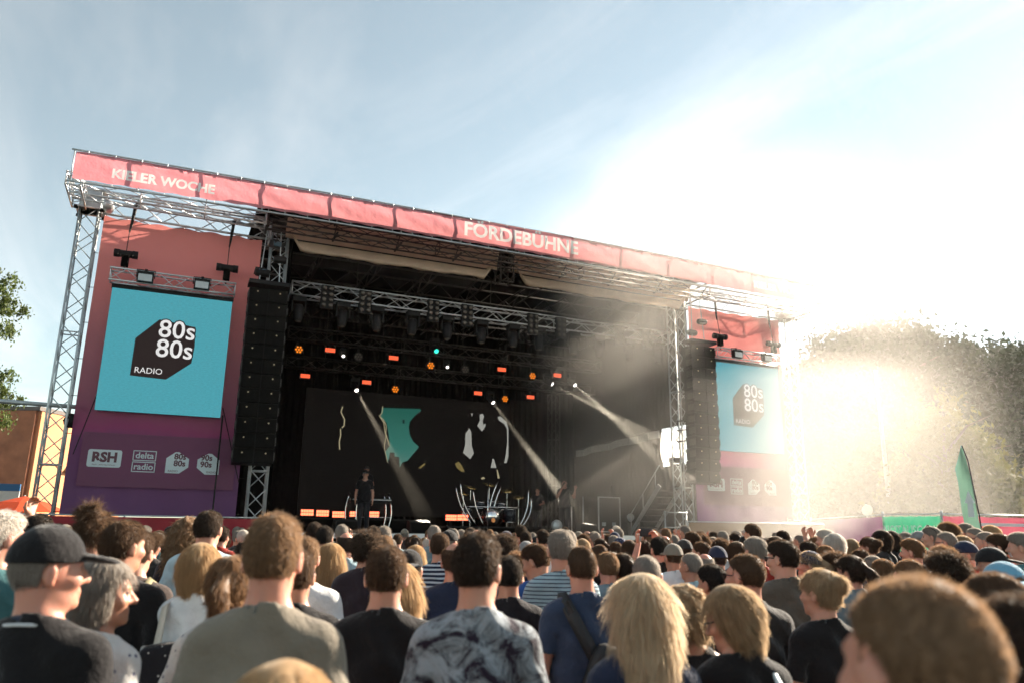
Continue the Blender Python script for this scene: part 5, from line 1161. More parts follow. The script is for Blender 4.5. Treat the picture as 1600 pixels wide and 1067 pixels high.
def cloth(name, c, kind='plain', c2=None):
    if name in MATS: return MATS[name]
    m, n, b = nmat(name); tc = n.nodes.new('ShaderNodeTexCoord')
    t = noise(n, 5, 3); base = ramp(n, t.outputs['Fac'], [(.3, sc(c, .85)), (.7, sc(c, 1.12))]).outputs[0]
    if kind == 'stripe':
        w_ = n.nodes.new('ShaderNodeTexWave'); w_.wave_type = 'BANDS'; w_.bands_direction = 'Z'; w_.inputs['Scale'].default_value = c2[1]; w_.inputs['Distortion'].default_value = .6; w_.inputs['Detail'].default_value = 1; n.links.new(tc.outputs['Object'], w_.inputs[0])
        r = ramp(n, w_.outputs['Fac'], [(c2[2], (0, 0, 0)), (c2[2]+.06, (1, 1, 1))]); mx = n.nodes.new('ShaderNodeMixRGB'); n.links.new(r.outputs[0], mx.inputs[0]); n.links.new(base, mx.inputs[1]); mx.inputs[2].default_value = tuple(c2[0])+(1,); base = mx.outputs[0]
    if kind == 'tiedye':
        t4 = noise(n, 10, 7, rough=.7); t4.inputs['Distortion'].default_value = .7; r = ramp(n, t4.outputs['Fac'], [(.42, c2[0]), (.5, sc(c, .55)), (.58, c), (1, sc(c, 1.2))]); base = r.outputs[0]
    if kind == 'floral':
        vo = n.nodes.new('ShaderNodeTexVoronoi'); vo.inputs['Scale'].default_value = c2[1]; n.links.new(tc.outputs['Object'], vo.inputs['Vector']); r = ramp(n, vo.outputs['Distance'], [(c2[2], c2[0]), (c2[2]+.06, c)]); base = r.outputs[0]
    n.links.new(base, b.inputs['Base Color']); b.inputs['Roughness'].default_value = .85; b.inputs['Specular IOR Level'].default_value = .15; b.inputs['Sheen Weight'].default_value = .3; b.inputs['Sheen Roughness'].default_value = .35
    t2 = noise(n, 8, 5); t3 = noise(n, 320, 2); ad = n.nodes.new('ShaderNodeMath'); ad.operation = 'MULTIPLY_ADD'; n.links.new(t3.outputs['Fac'], ad.inputs[0]); ad.inputs[1].default_value = .08; n.links.new(t2.outputs['Fac'], ad.inputs[2])
    bp = n.nodes.new('ShaderNodeBump'); bp.inputs['Strength'].default_value = .75; bp.inputs['Distance'].default_value = .04; n.links.new(ad.outputs[0], bp.inputs['Height']); n.links.new(bp.outputs[0], b.inputs['Normal']); return m
CL = dict(black=cloth('tee_black', (.013, .012, .013)), charcoal=cloth('tee_charcoal', (.035, .033, .033)), navy=cloth('tee_navy', (.02, .027, .055)), slate=cloth('tee_slate', (.035, .05, .09)), olive=cloth('tee_olive', (.16, .145, .105)), sand=cloth('tee_sand', (.19, .165, .13)), taupe=cloth('tee_taupe', (.09, .075, .06)), brown=cloth('tee_brown', (.06, .045, .04)), plum=cloth('tee_plum', (.028, .02, .026)),
    white=cloth('tee_white', (.62, .63, .64)), ice=cloth('tee_ice', (.36, .5, .56)), sky=cloth('tee_sky', (.14, .33, .46)), blue=cloth('tee_blue', (.03, .09, .28)), red=cloth('tee_red', (.3, .03, .02)), coral=cloth('tee_coral', (.45, .14, .1)), teal=cloth('tee_teal', (.05, .13, .14)), greyblue=cloth('tee_greyblue', (.16, .22, .25)), grey=cloth('tee_grey', (.2, .2, .2)), khaki=cloth('tee_khaki', (.1, .1, .07)),
    stripeblue=cloth('tee_fine_stripes', (.3, .42, .47), 'stripe', ((.03, .03, .06), 14, .8)), stripenavy=cloth('tee_bold_stripes', (.02, .025, .05), 'stripe', ((.5, .55, .6), 9, .55)), tiedye=cloth('tee_tie_dye', (.27, .3, .33), 'tiedye', ((.02, .013, .024),)), floral=cloth('top_floral', (.58, .57, .55), 'floral', ((.1, .1, .16), 26, .16)), print=cloth('tee_printed', (.014, .013, .016), 'floral', ((.4, .4, .42), 9, .09)), bandana=cloth('scarf_pattern', (.02, .025, .06), 'floral', ((.35, .4, .45), 45, .2)), denim=cloth('denim', (.035, .05, .09)), darktrouser=cloth('dark_trouser', (.02, .02, .024)))
GLASSM = mat('sunglass_black', (.01, .01, .011), .12, 0, .1); EYEMAT = mat('eye_dark', (.05, .04, .035), .1, 0, .3)
SHOEM = mat('shoe_black', (.03, .03, .032), .6, 0, .2)
STAGE_T = (10.5, 5.0)
def person(x, y, z_top, label, sex='m', pose='down', hy=0, hp=0, hr=0, hairk='short', hairc='brown', top='black', skin=0, turn=0, extras=(), group=None, z0=0., legs='darktrouser', tank=False, wide=1., face=None, hscale=1.):
    h = z_top-z0; s_ = h/1.79; hs = min(1.06, max(.94, s_))/s_
    P = proto(sex, pose, hy, hp, hr)
    t = bpy.data.objects.new('person', None); COL.objects.link(t); t.location = (x, y, z0); t.empty_display_size = .1
    ang = math.atan2(-(STAGE_T[0]-x), STAGE_T[1]-y) if face is None else face
    t.rotation_euler = (0, 0, ang+R(turn)); t.scale = (s_*wide, s_*wide, s_)
    prop(t, label, 'person', group)
    mkobj('body', P['body'], t, SKINS[skin])
    mkobj('shirt', P['tank'] if tank else P['shirt'], t, CL[top]); mkobj('trousers', P['trousers'], t, CL[legs])
    for k in (-1, 1): mkobj('shoe', SHOE, t, SHOEM, (k*.112, .02, 0))
    HM = Matrix.Translation(Vector(P['off'])) @ P['M']
    def onhead(nm, me, m, extra=None): o = mkobj(nm, me, t, m); o.matrix_local = HM @ extra if extra is not None else HM; return o
    if hairk:
        o = onhead('hair', hair(hairk), HAIRM[hairc], Matrix.Scale(hscale, 4)); o['kind'] = 'stuff'
        o.material_slots[1].link = 'OBJECT'; o.material_slots[1].material = STRANDM[hairc]
    for e in extras:
        if e == 'shades': onhead('sunglasses', SHADES, GLASSM)
        elif e == 'shades_up': onhead('sunglasses', SHADES, GLASSM, Matrix.Translation((0, -.01, .085)) @ Matrix.Rotation(R(35), 4, 'X'))
        elif e == 'eyes':
            for k in (-1, 1): onhead('eye', EYEM, EYEMAT, Matrix.Translation((k*.033, .086, .066)))
        elif e.startswith('cap_'): onhead('cap', CAPM, CL[e[4:]])
        elif e.startswith('capback_'): onhead('cap', CAPM, CL[e[8:]], Matrix.Rotation(math.pi, 4, 'Z'))
        elif e == 'scarf': onhead('headscarf', BANDANA, CL['bandana'])
    return t
def put(px, py, D, label, hgt=None, **kw):
    """stand somebody so that the crown of the head is seen at (px, py), D metres along the view"""
    q = atd(px, py, D); zt = q[2]
    return person(q[0], q[1], min(2.02, max(1.5, zt)), label, **kw)
# ------------------------------------------------------------------ the crowd: one entry per spectator (pixel of the crown, depth, look)
G1 = 'spectators close to the camera'; G2 = 'spectators in the middle of the crowd'; G3 = 'spectators at the right side of the crowd'
near = [
 (1422, 890, .95, 'close cropped brown-haired man filling the lower right, out of focus', dict(hairk='crop', hairc='ginger', top='taupe', skin=2, turn=8)),
 (1596, 930, 1.3, 'dark-haired man cut off at the lower right corner, out of focus', dict(hairk='short', hairc='dark', top='black', skin=1)),
 (1546, 889, 2.05, 'man with buzz-cut brown hair directly below the blue backward cap', dict(hairk='crop', hairc='brown', top='charcoal', skin=2)),
 (446, 1036, 1.25, 'blond top of a head poking up at the bottom edge, out of focus', dict(sex='f', hairk='bob', hairc='blond', top='sand')),
 (432, 801, 2.2, 'tall man with short ginger-blond hair in a sand grey tee, seen from behind', dict(hairk='short', hairc='ginger', top='sand', skin=2, wide=.93)),
 (606, 852, 3.0, 'man with short brown hair and plain black tee, centre left, seen from behind', dict(hairk='short', hairc='brown', top='black', skin=0)),
 (747, 830, 2.55, 'man with glasses in a grey and black tie-dye tee', dict(hairk='short', hairc='dark', top='tiedye', skin=0, hy=-25, extras=('shades',), wide=.93)),
 (909, 850, 3.9, 'man with cropped hair, slate blue tee and black sling bag across his back', dict(hairk='crop', hairc='brown', top='slate', skin=2, wide=.96)),
 (877, 827, 4.7, 'grey-haired man in a pale blue tee with fine dark stripes', dict(hairk='short', hairc='grey', top='stripeblue', skin=0)),
 (1000, 897, 2.5, 'woman with long straight blond hair and dark top, lower centre', dict(sex='f', hairk='long', hairc='platinum', top='navy', hy=25, skin=0)),
 (1069, 916, 3.2, 'woman with short curly blond hair, bare tattooed shoulder and black tank top', dict(sex='f', hairk='bobcurl', hairc='ash', top='black', tank=True, skin=1)),
 (1150, 915, 2.75, 'blond woman in black leaning in with sunglasses and chin-length hair', dict(sex='f', hairk='bob', hairc='ash', top='black', hy=50, skin=0, extras=('shades',), hp=-18)),
 (1163, 862, 3.8, 'bald man in sunglasses wearing a dark shirt, in left profile', dict(hairk='crop', hairc='brown', top='charcoal', hy=25, skin=2, extras=('shades',), wide=1.04)),
 (1222, 843, 5.0, 'man with thick dark hair and glasses in an olive-brown tee', dict(hairk='short', hairc='dark', top='taupe', hy=25, skin=0, extras=('shades',), wide=1.05)),
 (1280, 888, 3.6, 'woman with grey-blond pinned-up hair and a black top', dict(sex='f', hairk='bun', hairc='ash', top='black', hy=25, skin=0)),
 (1113, 881, 4.4, 'black-haired woman in white behind the blond leaning woman', dict(sex='f', hairk='short', hairc='black', top='white', hy=25, skin=1)),
 (1079, 862, 6.0, 'grey-cropped man in a light blue tee beside the blond curly woman', dict(hairk='crop', hairc='grey', top='ice', hy=25, skin=1)),
 (1100, 863, 6.7, 'bald man in a blue shirt just behind the light blue tee', dict(hairk='ring', hairc='grey', top='blue', skin=2)),
 (1010, 865, 4.1, 'grey-cropped man with sunglasses raising a hand to his face', dict(hairk='crop', hairc='grey', top='black', skin=2, hy=-25, extras=('shades',), pose='face')),
 (1051, 850, 6.9, 'man in a cream baseball cap and white tee with script lettering', dict(hairk='crop', hairc='brown', top='white', skin=1, extras=('cap_sand',))),
 (1180, 838, 6.2, 'grey-haired man in a dark red shirt with a black strap', dict(hairk='short', hairc='grey', top='red', skin=2, wide=1.05)),
 (1263, 860, 6.3, 'woman in a patterned navy headscarf in left profile', dict(sex='f', hairk='ponytail', hairc='ash', top='charcoal', hy=50, extras=('scarf', 'eyes'))),
 (84, 824, 2.25, 'man in a black baseball cap and dark polo with white collar stripe', dict(hairk='crop', hairc='grey', top='black', hy=-50, skin=2, extras=('cap_black',), wide=.95)),
 (166, 873, 2.65, 'woman with grey-brown bob in a white floral sleeveless top, right profile', dict(sex='f', hairk='bob', hairc='grey', top='floral', tank=True, hy=-50, skin=1, turn=-20, extras=('eyes',))),
 (196, 812, 3.6, 'man with full brown hair and black tee left of the white tees', dict(hairk='short', hairc='brown', top='black', hy=-25, skin=1)),
 (218, 828, 4.2, 'man in a brown tee with an olive strap over the shoulder', dict(hairk='short', hairc='brown', top='brown', skin=0, pose='front')),
 (152, 800, 4.8, 'woman with messy dark updo silhouetted against the purple banner', dict(sex='f', hairk='updo', hairc='brown', top='plum', skin=1)),
 (6, 797, 3.5, 'white-haired man in a dark teal shirt at the left edge', dict(hairk='short', hairc='white', top='teal', hy=-25, skin=2)),
 (62, 803, 5.4, 'dark-haired man reaching an arm up in front of the left tower', dict(hairk='short', hairc='black', top='navy', skin=1, pose='reach')),
 (38, 818, 6.4, 'person with short black hair between white-haired man and raised arm', dict(hairk='short', hairc='black', top='charcoal')),
 (328, 797, 5.4, 'dark-haired man in a very pale blue tee, taller than those around', dict(hairk='short', hairc='dark', top='ice', skin=0, wide=1.05)),
 (316, 846, 3.6, 'woman with blond bob in a white blouse carrying a dotted backpack', dict(sex='f', hairk='bob', hairc='blond', top='white', skin=1, hscale=.95)),
 (365, 870, 2.9, 'woman with smooth light brown hair tied low and white floral top', dict(sex='f', hairk='ponytail', hairc='lightbrown', top='floral', skin=0, hscale=1.05)),
 (296, 812, 5.8, 'woman with long curly ginger hair beside the pale blue tee', dict(sex='f', hairk='longcurly', hairc='ginger', top='plum', skin=0)),
 (478, 838, 4.3, 'person in a white tee half hidden by the tall ginger-blond man', dict(hairk='short', hairc='ginger', top='white', skin=2)),
 (466, 858, 3.4, 'person in a black tee right behind the tall ginger-blond man', dict(hairk='short', hairc='brown', top='black', skin=1)),
 (518, 848, 6.0, 'woman with very long straight blond hair down her black-clad back', dict(sex='f', hairk='long', hairc='blond', top='black', skin=0)),
 (542, 830, 7.0, 'balding man in a light blue tee before the stage centre', dict(hairk='ring', hairc='dark', top='ice', skin=2)),
 (508, 821, 7.8, 'dark-haired man in black tee with small white back emblem', dict(hairk='short', hairc='black', top='black', skin=1)),
 (492, 815, 8.6, 'dark-haired man just left of the emblem tee near the strobes', dict(hairk='short', hairc='dark', top='navy', skin=1)),
 (574, 833, 5.5, 'man with curly dark hair and plum shirt behind the black tee', dict(hairk='curly', hairc='dark', top='plum', skin=0)),
 (601, 836, 6.6, 'fair-haired head between the curly man and the black cap', dict(hairk='short', hairc='ginger', top='brown', skin=2)),
 (640, 860, 4.6, 'man in a black cap and olive shirt, right of the black tee', dict(hairk='crop', hairc='dark', top='khaki', skin=1, extras=('capback_black',))),
 (624, 878, 3.7, 'woman with long blond hair hidden behind the black tee man', dict(sex='f', hairk='long', hairc='blond', top='white', skin=0)),
 (688, 832, 6.4, 'man in a navy tee with bold white stripes left of the tie-dye', dict(hairk='short', hairc='brown', top='stripenavy', skin=0)),
 (712, 845, 4.6, 'bald-headed man in navy tucked behind the tie-dye man', dict(hairk='ring', hairc='brown', top='navy', skin=2)),
 (790, 838, 6.6, 'person with curly dark hair beyond the tie-dye shoulder', dict(hairk='curly', hairc='dark', top='navy', skin=1)),
 (795, 868, 4.3, 'person in a black tee with white print beside the tie-dye man', dict(hairk='short', hairc='black', top='print', skin=1)),
 (842, 848, 5.1, 'man looking down in profile, brown hair and blue shirt', dict(hairk='short', hairc='brown', top='blue', hy=50, hp=-18, skin=1, extras=('eyes',))),
 (808, 864, 6.0, 'person with tousled brown hair left of the down-looking man', dict(hairk='spiky', hairc='lightbrown', top='navy', skin=0)),
 (822, 846, 7.5, 'grey-capped head behind the tousled brown hair', dict(hairk='crop', hairc='grey', top='grey', extras=('cap_grey',))),
 (937, 849, 7.2, 'man with brown crop behind the slate blue tee', dict(hairk='crop', hairc='brown', top='black', skin=2)),
 (950, 862, 5.6, 'person in teal beside the man with the sling bag', dict(hairk='short', hairc='ginger', top='greyblue', skin=2)),
 (963, 846, 9.0, 'brown-haired head in the gap right of the sling bag man', dict(hairk='short', hairc='brown', top='navy')),
 (957, 861, 6.2, 'grey-cropped woman in strappy top left of the dark bob', dict(sex='f', hairk='crop', hairc='grey', top='coral', tank=True, skin=2)),
 (972, 863, 5.7, 'dark-haired woman in navy left of the sunglasses man', dict(sex='f', hairk='ponytail', hairc='dark', top='navy', hy=25, skin=1)),
 (968, 839, 9.5, 'person in a pale bandana before the road case', dict(hairk='crop', hairc='grey', top='charcoal', extras=('scarf',))),
 (983, 841, 8.6, 'reddish brown smooth-haired head right of the bandana', dict(sex='f', hairk='bob', hairc='brown', top='navy', hscale=.9)),
 (1007, 844, 7.6, 'dark-haired man left of the raised phone', dict(hairk='short', hairc='dark', top='white', skin=1)),
 (1030, 838, 7.2, 'person in black holding a phone up with both raised arms', dict(hairk='short', hairc='black', top='black', skin=2, pose='film')),
 (1328, 866, 5.2, 'dark-haired woman with a ponytail in left profile below the fence', dict(sex='f', hairk='ponytail', hairc='dark', top='greyblue', hy=25, skin=0, extras=('eyes',))),
 (1305, 866, 6.3, 'curly brown-haired woman in glasses left of the ponytail', dict(sex='f', hairk='curly', hairc='brown', top='white', hy=25, extras=('shades',))),
]
right = [
 (1356, 838, 9.0, 'woman with messy low bun and grey-blue top below the purple fence', dict(sex='f', hairk='bun', hairc='brown', top='greyblue', hy=25)),
 (1376, 828, 9.8, 'woman with long dark hair and sunglasses left of NOTAUSGANG', dict(sex='f', hairk='bob', hairc='dark', top='charcoal', hy=25, extras=('shades',))),
 (1391, 829, 10.6, 'dark-haired person right behind the long-haired woman in sunglasses', dict(sex='f', hairk='bob', hairc='dark', top='black')),
 (1415, 831, 11.5, 'grey-haired head under the first letters of NOTAUSGANG', dict(hairk='short', hairc='grey', top='charcoal')),
 (1434, 830, 11.0, 'grey cap under the middle letters of NOTAUSGANG', dict(hairk='crop', hairc='grey', top='black', extras=('cap_grey',))),
 (1455, 822, 9.4, 'man with sunglasses pushed up on grey hair, dark jacket', dict(hairk='short', hairc='grey', top='charcoal', hy=25, extras=('shades_up', 'eyes'))),
 (1481, 817, 9.6, 'tall man with brushed-back brown hair and striped shirt', dict(hairk='spiky', hairc='lightbrown', top='stripenavy', hy=25, extras=('eyes',))),
 (1476, 829, 8.0, 'bald man in glasses and dark tee before the pink fence banner', dict(hairk='crop', hairc='grey', top='charcoal', hy=25, extras=('shades',), skin=2)),
 (1508, 817, 10.4, 'grey-haired person beside the foot of the beach flag', dict(hairk='short', hairc='grey', top='grey', skin=1)),
 (1521, 823, 8.8, 'man in sunglasses facing half back below the beach flag', dict(hairk='crop', hairc='grey', top='charcoal', hy=50, extras=('shades',))),
 (1504, 836, 8.6, 'ash-blond head behind the navy cap', dict(hairk='short', hairc='ash', top='taupe')),
 (1548, 820, 9.6, 'fair-haired person before the pink fence text', dict(hairk='short', hairc='blond', top='coral')),
 (1538, 829, 7.8, 'grey-cropped man left of the brown quiff', dict(hairk='crop', hairc='grey', top='charcoal', hy=25)),
 (1561, 833, 6.6, 'man with thick brown quiff and sunglasses in a coral shirt', dict(hairk='short', hairc='brown', top='coral', hy=25, extras=('shades',))),
 (1594, 831, 6.4, 'grey-haired man in a teal tee at the right edge', dict(hairk='short', hairc='grey', top='teal', hy=25)),
 (1506, 846, 7.0, 'man in a navy cap and rust red shirt looking left', dict(hairk='crop', hairc='grey', top='red', hy=50, extras=('cap_navy', 'eyes'))),
 (1549, 856, 5.4, 'person in a black cap with lettering facing away from the stage', dict(hairk='crop', hairc='dark', top='charcoal', extras=('capback_black',), skin=1, face=R(40))),
 (1568, 880, 3.4, 'person in a bright blue backward cap near the right edge', dict(hairk='crop', hairc='lightbrown', top='brown', skin=2, extras=('capback_sky',))),
 (1478, 867, 4.3, 'person with bushy dark curls rim-lit by the sun', dict(hairk='curly', hairc='dark', top='plum', skin=0)),
 (1474, 855, 5.6, 'spiky light-haired head just behind the bushy dark curls', dict(hairk='spiky', hairc='lightbrown', top='navy')),
 (1418, 871, 4.3, 'fair cropped head right behind the out-of-focus man', dict(hairk='crop', hairc='lightbrown', top='taupe', skin=2)),
 (1424, 841, 7.0, 'man with fair hair and visible ear in a maroon shirt', dict(hairk='short', hairc='lightbrown', top='brown', hy=25, skin=2, extras=('eyes',))),
 (1380, 873, 5.6, 'short brown-haired head left of the fair cropped head', dict(hairk='short', hairc='lightbrown', top='charcoal')),
 (1362, 866, 6.4, 'grey cropped head behind the ponytail woman', dict(hairk='crop', hairc='grey', top='black')),
 (1345, 858, 7.4, 'brown-haired head between ponytail and low bun', dict(hairk='short', hairc='brown', top='navy')),
 (1263, 845, 7.4, 'dark-haired person behind the patterned headscarf', dict(hairk='short', hairc='dark', top='black')),
 (1210, 838, 8.4, 'woman with long brown hair right of the dark red shirt', dict(sex='f', hairk='bob', hairc='brown', top='charcoal', hy=25)),
 (1150, 846, 7.6, 'woman with shiny auburn bob behind the bald sunglasses man', dict(sex='f', hairk='bob', hairc='brown', top='navy')),
 (1120, 854, 7.0, 'person in a dark cap left of the auburn bob', dict(hairk='crop', hairc='dark', top='navy', extras=('cap_navy',))),
 (1097, 846, 7.8, 'woman with brown swept hair right of the cream cap', dict(sex='f', hairk='short', hairc='brown', top='charcoal', hy=25)),
 (1068, 843, 8.2, 'dark cap head right behind the cream cap', dict(hairk='crop', hairc='dark', top='black', extras=('cap_charcoal',))),
 (1082, 830, 9.4, 'man standing taller before the right lattice tower', dict(hairk='short', hairc='brown', top='brown', hy=25)),
 (1290, 826, 8.8, 'white-haired man shining in the backlight below the right wing', dict(hairk='short', hairc='white', top='greyblue', hy=25)),
 (1302, 833, 8.4, 'white-blond woman beside the shining white-haired man', dict(sex='f', hairk='bob', hairc='white', top='grey')),
 (1276, 838, 9.0, 'fair-haired man in a khaki shirt below the right end tower', dict(hairk='short', hairc='lightbrown', top='khaki', hy=25, extras=('eyes',))),
 (1288, 850, 6.9, 'dome of light brown hair in front of the khaki shirt', dict(hairk='crop', hairc='lightbrown', top='navy')),
]
BAGGED = {}
for lst, grp in ((near, G2), (right, G3)):
    for (px, py, D, lb, kw) in lst:
        o = put(px, py, D, lb, group=(G1 if D < 3.0 else grp), **kw); BAGGED[lb] = o
# anonymous heads farther in, by look and region
rs = random.Random(11); taken = [(p[0], p[1], p[2]) for p in near+right]
LOOKS = [('m', 'crop', 'grey', 'grey-cropped'), ('m', 'ring', 'brown', 'tonsured'), ('f', 'long', 'blond', 'long-haired blond'), ('m', 'crop', 'white', 'white-cropped'), ('m', 'short', 'brown', 'brown-haired'), ('m', 'short', 'dark', 'dark-haired'), ('m', 'crop', 'grey', 'grey-cropped'), ('m', 'crop', 'lightbrown', 'fair-cropped'), ('f', 'bob', 'ash', 'ash-blond'), ('f', 'bob', 'brown', 'brown bob-haired'), ('f', 'ponytail', 'dark', 'dark ponytailed'), ('m', 'short', 'grey', 'grey-haired'), ('m', 'ring', 'grey', 'balding'), ('f', 'curly', 'brown', 'curly-haired')]
TOPS = ['ice', 'sand', 'white', 'sky', 'black', 'charcoal', 'navy', 'white', 'grey', 'taupe', 'teal', 'brown', 'greyblue', 'plum', 'red', 'khaki']
TW = dict(ice='pale blue', sky='light blue', greyblue='grey-blue', charcoal='charcoal grey')
def region(px): return 'below the left wing' if px < 380 else 'before the keyboards' if px < 620 else 'before the drum kit' if px < 860 else 'before the road case' if px < 1050 else 'before the right wing' if px < 1260 else 'by the right fence'
cells = []
for D in (8.2, 9.4, 10.6, 11.8, 13.0, 14.2, 15.4, 16.6):
    step = 250/D*1.05
    x0 = -20
    while x0 < 1620: cells.append((x0+rs.uniform(-.25, .25)*step, D+rs.uniform(-.4, .4))); x0 += step*rs.uniform(1.0, 1.5)
cnt = 0
for px, D in cells:
    base = atd(px, 830, D)
    if base[1] > .2 and base[0] < 23: continue          # barrier in front of the stage
    if base[0] > 22.5 and base[1] > -1.5: continue
    if D > 12 and 300 < px < 700 and rs.random() < .3: continue
    if px > 1250 and D > 11: continue
    if 1365 < px < 1480 and D > 7.5: continue
    h = rs.gauss(1.73, .075); sx_, hk, hc, word = rs.choice(LOOKS)
    if sx_ == 'f': h -= .07
    if px < 700: h -= .03
    if px > 1240: h -= .06
    py = 830
    q = atd(px, py, D); xy = (q[0], q[1])
    if any(math.hypot(xy[0]-a, xy[1]-b) < .42 for a, b in [(v.location.x, v.location.y) for v in BAGGED.values()]): continue
    cnt += 1
    hyv = rs.choice([0, 0, 0, 25, -25]) if sx_ == 'm' else rs.choice([0, 0, 25])
    ex = ('cap_'+rs.choice(['black', 'navy', 'grey', 'sand']),) if (sx_ == 'm' and rs.random() < .1) else ()
    tp = rs.choice(TOPS)
    lb = 'distant %s spectator in %s%s in the dense crowd %s' % (word, TW.get(tp, tp), ' and cap' if ex else '', region(px))
    ps = 'film' if (rs.random() < .02 and sx_ == 'm') else 'front' if rs.random() < .2 else 'down'
    if ps != 'down': hyv = 0
    o = person(xy[0], xy[1], h, lb, pose=ps, sex=sx_, hairk=hk, hairc=hc, top=tp, skin=rs.choice([0, 1, 2, 0, 2]), hy=hyv, extras=ex, group='dense crowd '+region(px), turn=rs.uniform(-15, 15), hscale=rs.uniform(.97, 1.06))
    BAGGED[lb+str(cnt)] = o
print('CROWD', cnt, len(near), len(right))

# ------------------------------------------------------------------ things people carry
def wearer(key):
    for k, o in BAGGED.items():
        if key in k: return o
def worn(name, label, cat, key, parts, group=None):
    """a bag on somebody's back: parts are (name, MB in the wearer's frame, material)"""
    w_ = wearer(key); t = bpy.data.objects.new(name, None); COL.objects.link(t); t.location = w_.location; t.rotation_euler = w_.rotation_euler; t.scale = w_.scale; prop(t, label, cat, group)
    for nm, mb, m in parts:
        me = mesh_from(nm, mb.v, mb.f, True); mkobj(nm, me, t, m)
    return t
NYL = mat('black_nylon', (.012, .012, .014), .6, 0, .2, 12, .3, 60)
def rbox(c, d, rx=0, rz=0, ry=0):
    m_ = MB(); n, p = 14, 9; V = []; F = []
    for i in range(p+1):
        t_ = -math.pi/2+math.pi*i/p
        for k in range(n):
            a = 2*math.pi*k/n; sp = lambda v, e: math.copysign(abs(v)**e, v)
            V.append((d[0]/2*sp(math.cos(t_), .4)*sp(math.cos(a), .4), d[1]/2*sp(math.cos(t_), .4)*sp(math.sin(a), .4), d[2]/2*sp(math.sin(t_), .5)))
    for i in range(p):
        for k in range(n): k2 = (k+1) % n; F.append((i*n+k, i*n+k2, (i+1)*n+k2, (i+1)*n+k))
    P = np.array(V)@np.array(Euler((rx, ry, rz)).to_matrix()).T+np.array(c); m_.add(P, F); return m_
def strap(pts, w_=.045, th=.008):
    m_ = MB(); P = [np.array(p, float) for p in pts]; V = []; F = []
    for i, p in enumerate(P):
        t_ = P[min(i+1, len(P)-1)]-P[max(i-1, 0)]; t_ /= np.linalg.norm(t_); nn_ = np.array([p[0]*.3, p[1], 0]); nn_ /= np.linalg.norm(nn_)+1e-6; sd_ = np.cross(t_, nn_); sd_ /= np.linalg.norm(sd_)
        for a, b in ((-1, 0), (1, 0), (1, 1), (-1, 1)): V.append(p+sd_*a*w_/2+nn_*b*th)
    for i in range(len(P)-1):
        for k in range(4): k2 = (k+1) % 4; F.append((i*4+k, i*4+k2, i*4+4+k2, i*4+4+k))
    m_.add(V, F); return m_
worn('sling_bag', 'black sling bag with a broad strap on the slate blue tee', 'bag', 'slate blue', [('strap', strap([(-.13, .05, 1.50), (-.12, -.06, 1.515), (-.08, -.14, 1.42), (-.0, -.155, 1.28), (.08, -.15, 1.13)], .07), NYL), ('pouch', rbox((.1, -.19, 1.08), (.3, .12, .42), ry=.35), NYL), ('pocket', rbox((.1, -.255, 1.04), (.22, .03, .2), ry=.35), NYL)])
DOT = cloth('dotted_black', (.014, .013, .016), 'floral', ((.5, .48, .45), 30, .1))
worn('backpack', 'small black backpack with white dots on the white blouse', 'backpack', 'dotted backpack', [('sack', rbox((-.03, -.2, 1.14), (.25, .14, .4), ry=-.12), DOT), ('base_panel', rbox((-.03, -.2, .96), (.24, .145, .1), ry=-.12), mat('tan_leather', (.16, .09, .05), .6, 0, .1)), ('strap', strap([(-.1, -.17, 1.3), (-.11, -.09, 1.49), (-.11, .0, 1.51), (-.11, .1, 1.4)], .035), mat('cream_strap', (.5, .45, .38), .7, 0, .1))])
worn('shoulder_strap', 'olive strap over the shoulder of the brown tee', 'strap', 'olive strap', [('webbing', strap([(.12, .08, 1.47), (.12, -.05, 1.515), (.09, -.14, 1.42), (.03, -.16, 1.25), (-.05, -.155, 1.1)], .05), mat('olive_webbing', (.25, .22, .12), .8, 0, .1))])
worn('shoulder_strap', 'black strap across the dark red shirt', 'strap', 'dark red shirt with', [('webbing', strap([(-.12, .08, 1.47), (-.12, -.05, 1.515), (-.07, -.14, 1.42), (.02, -.16, 1.25), (.12, -.15, 1.1)], .05), NYL)])
worn('shoulder_strap', 'pale striped strap on the shoulder of the leaning blond woman', 'strap', 'leaning in', [('webbing', strap([(.1, .1, 1.44), (.1, -.03, 1.5), (.1, -.12, 1.43), (.11, -.14, 1.28), (.14, -.13, 1.1)], .03), mat('pale_webbing', (.5, .58, .62), .6, 0, .1))])
worn('shoulder_strap', 'white bra-like strap on the curly blond woman', 'strap', 'short curly blond', [('webbing', strap([(-.09, .09, 1.42), (-.09, -.03, 1.5), (-.08, -.12, 1.4), (-.05, -.13, 1.3)], .02), mat('white_webbing', (.6, .58, .55), .6, 0, .1))])
w_ = wearer('holding a phone'); t = worn('smartphone', 'dark smartphone held up by the raised hands', 'phone', 'holding a phone', [('case', rbox((0, .33, 1.83), (.16, .012, .085)), NYL)])
t = wearer('dark polo'); m_ = MB(); m_.path([(.075*math.cos(a), .004+.08*math.sin(a), 1.515-.25*(.08*math.sin(a))) for a in np.linspace(0, 2*math.pi, 25)], .011, 6); mkobj('collar', mesh_from('collar', m_.v, m_.f, True), t, CL['navy'])
m_ = MB(); m_.path([(.095*math.cos(a), .0+.098*math.sin(a), 1.502-.2*(.09*math.sin(a))) for a in np.linspace(0, 2*math.pi, 25)], .0055, 6); mkobj('collar_stripe', mesh_from('collar_stripe', m_.v, m_.f, True), t, CL['white'])
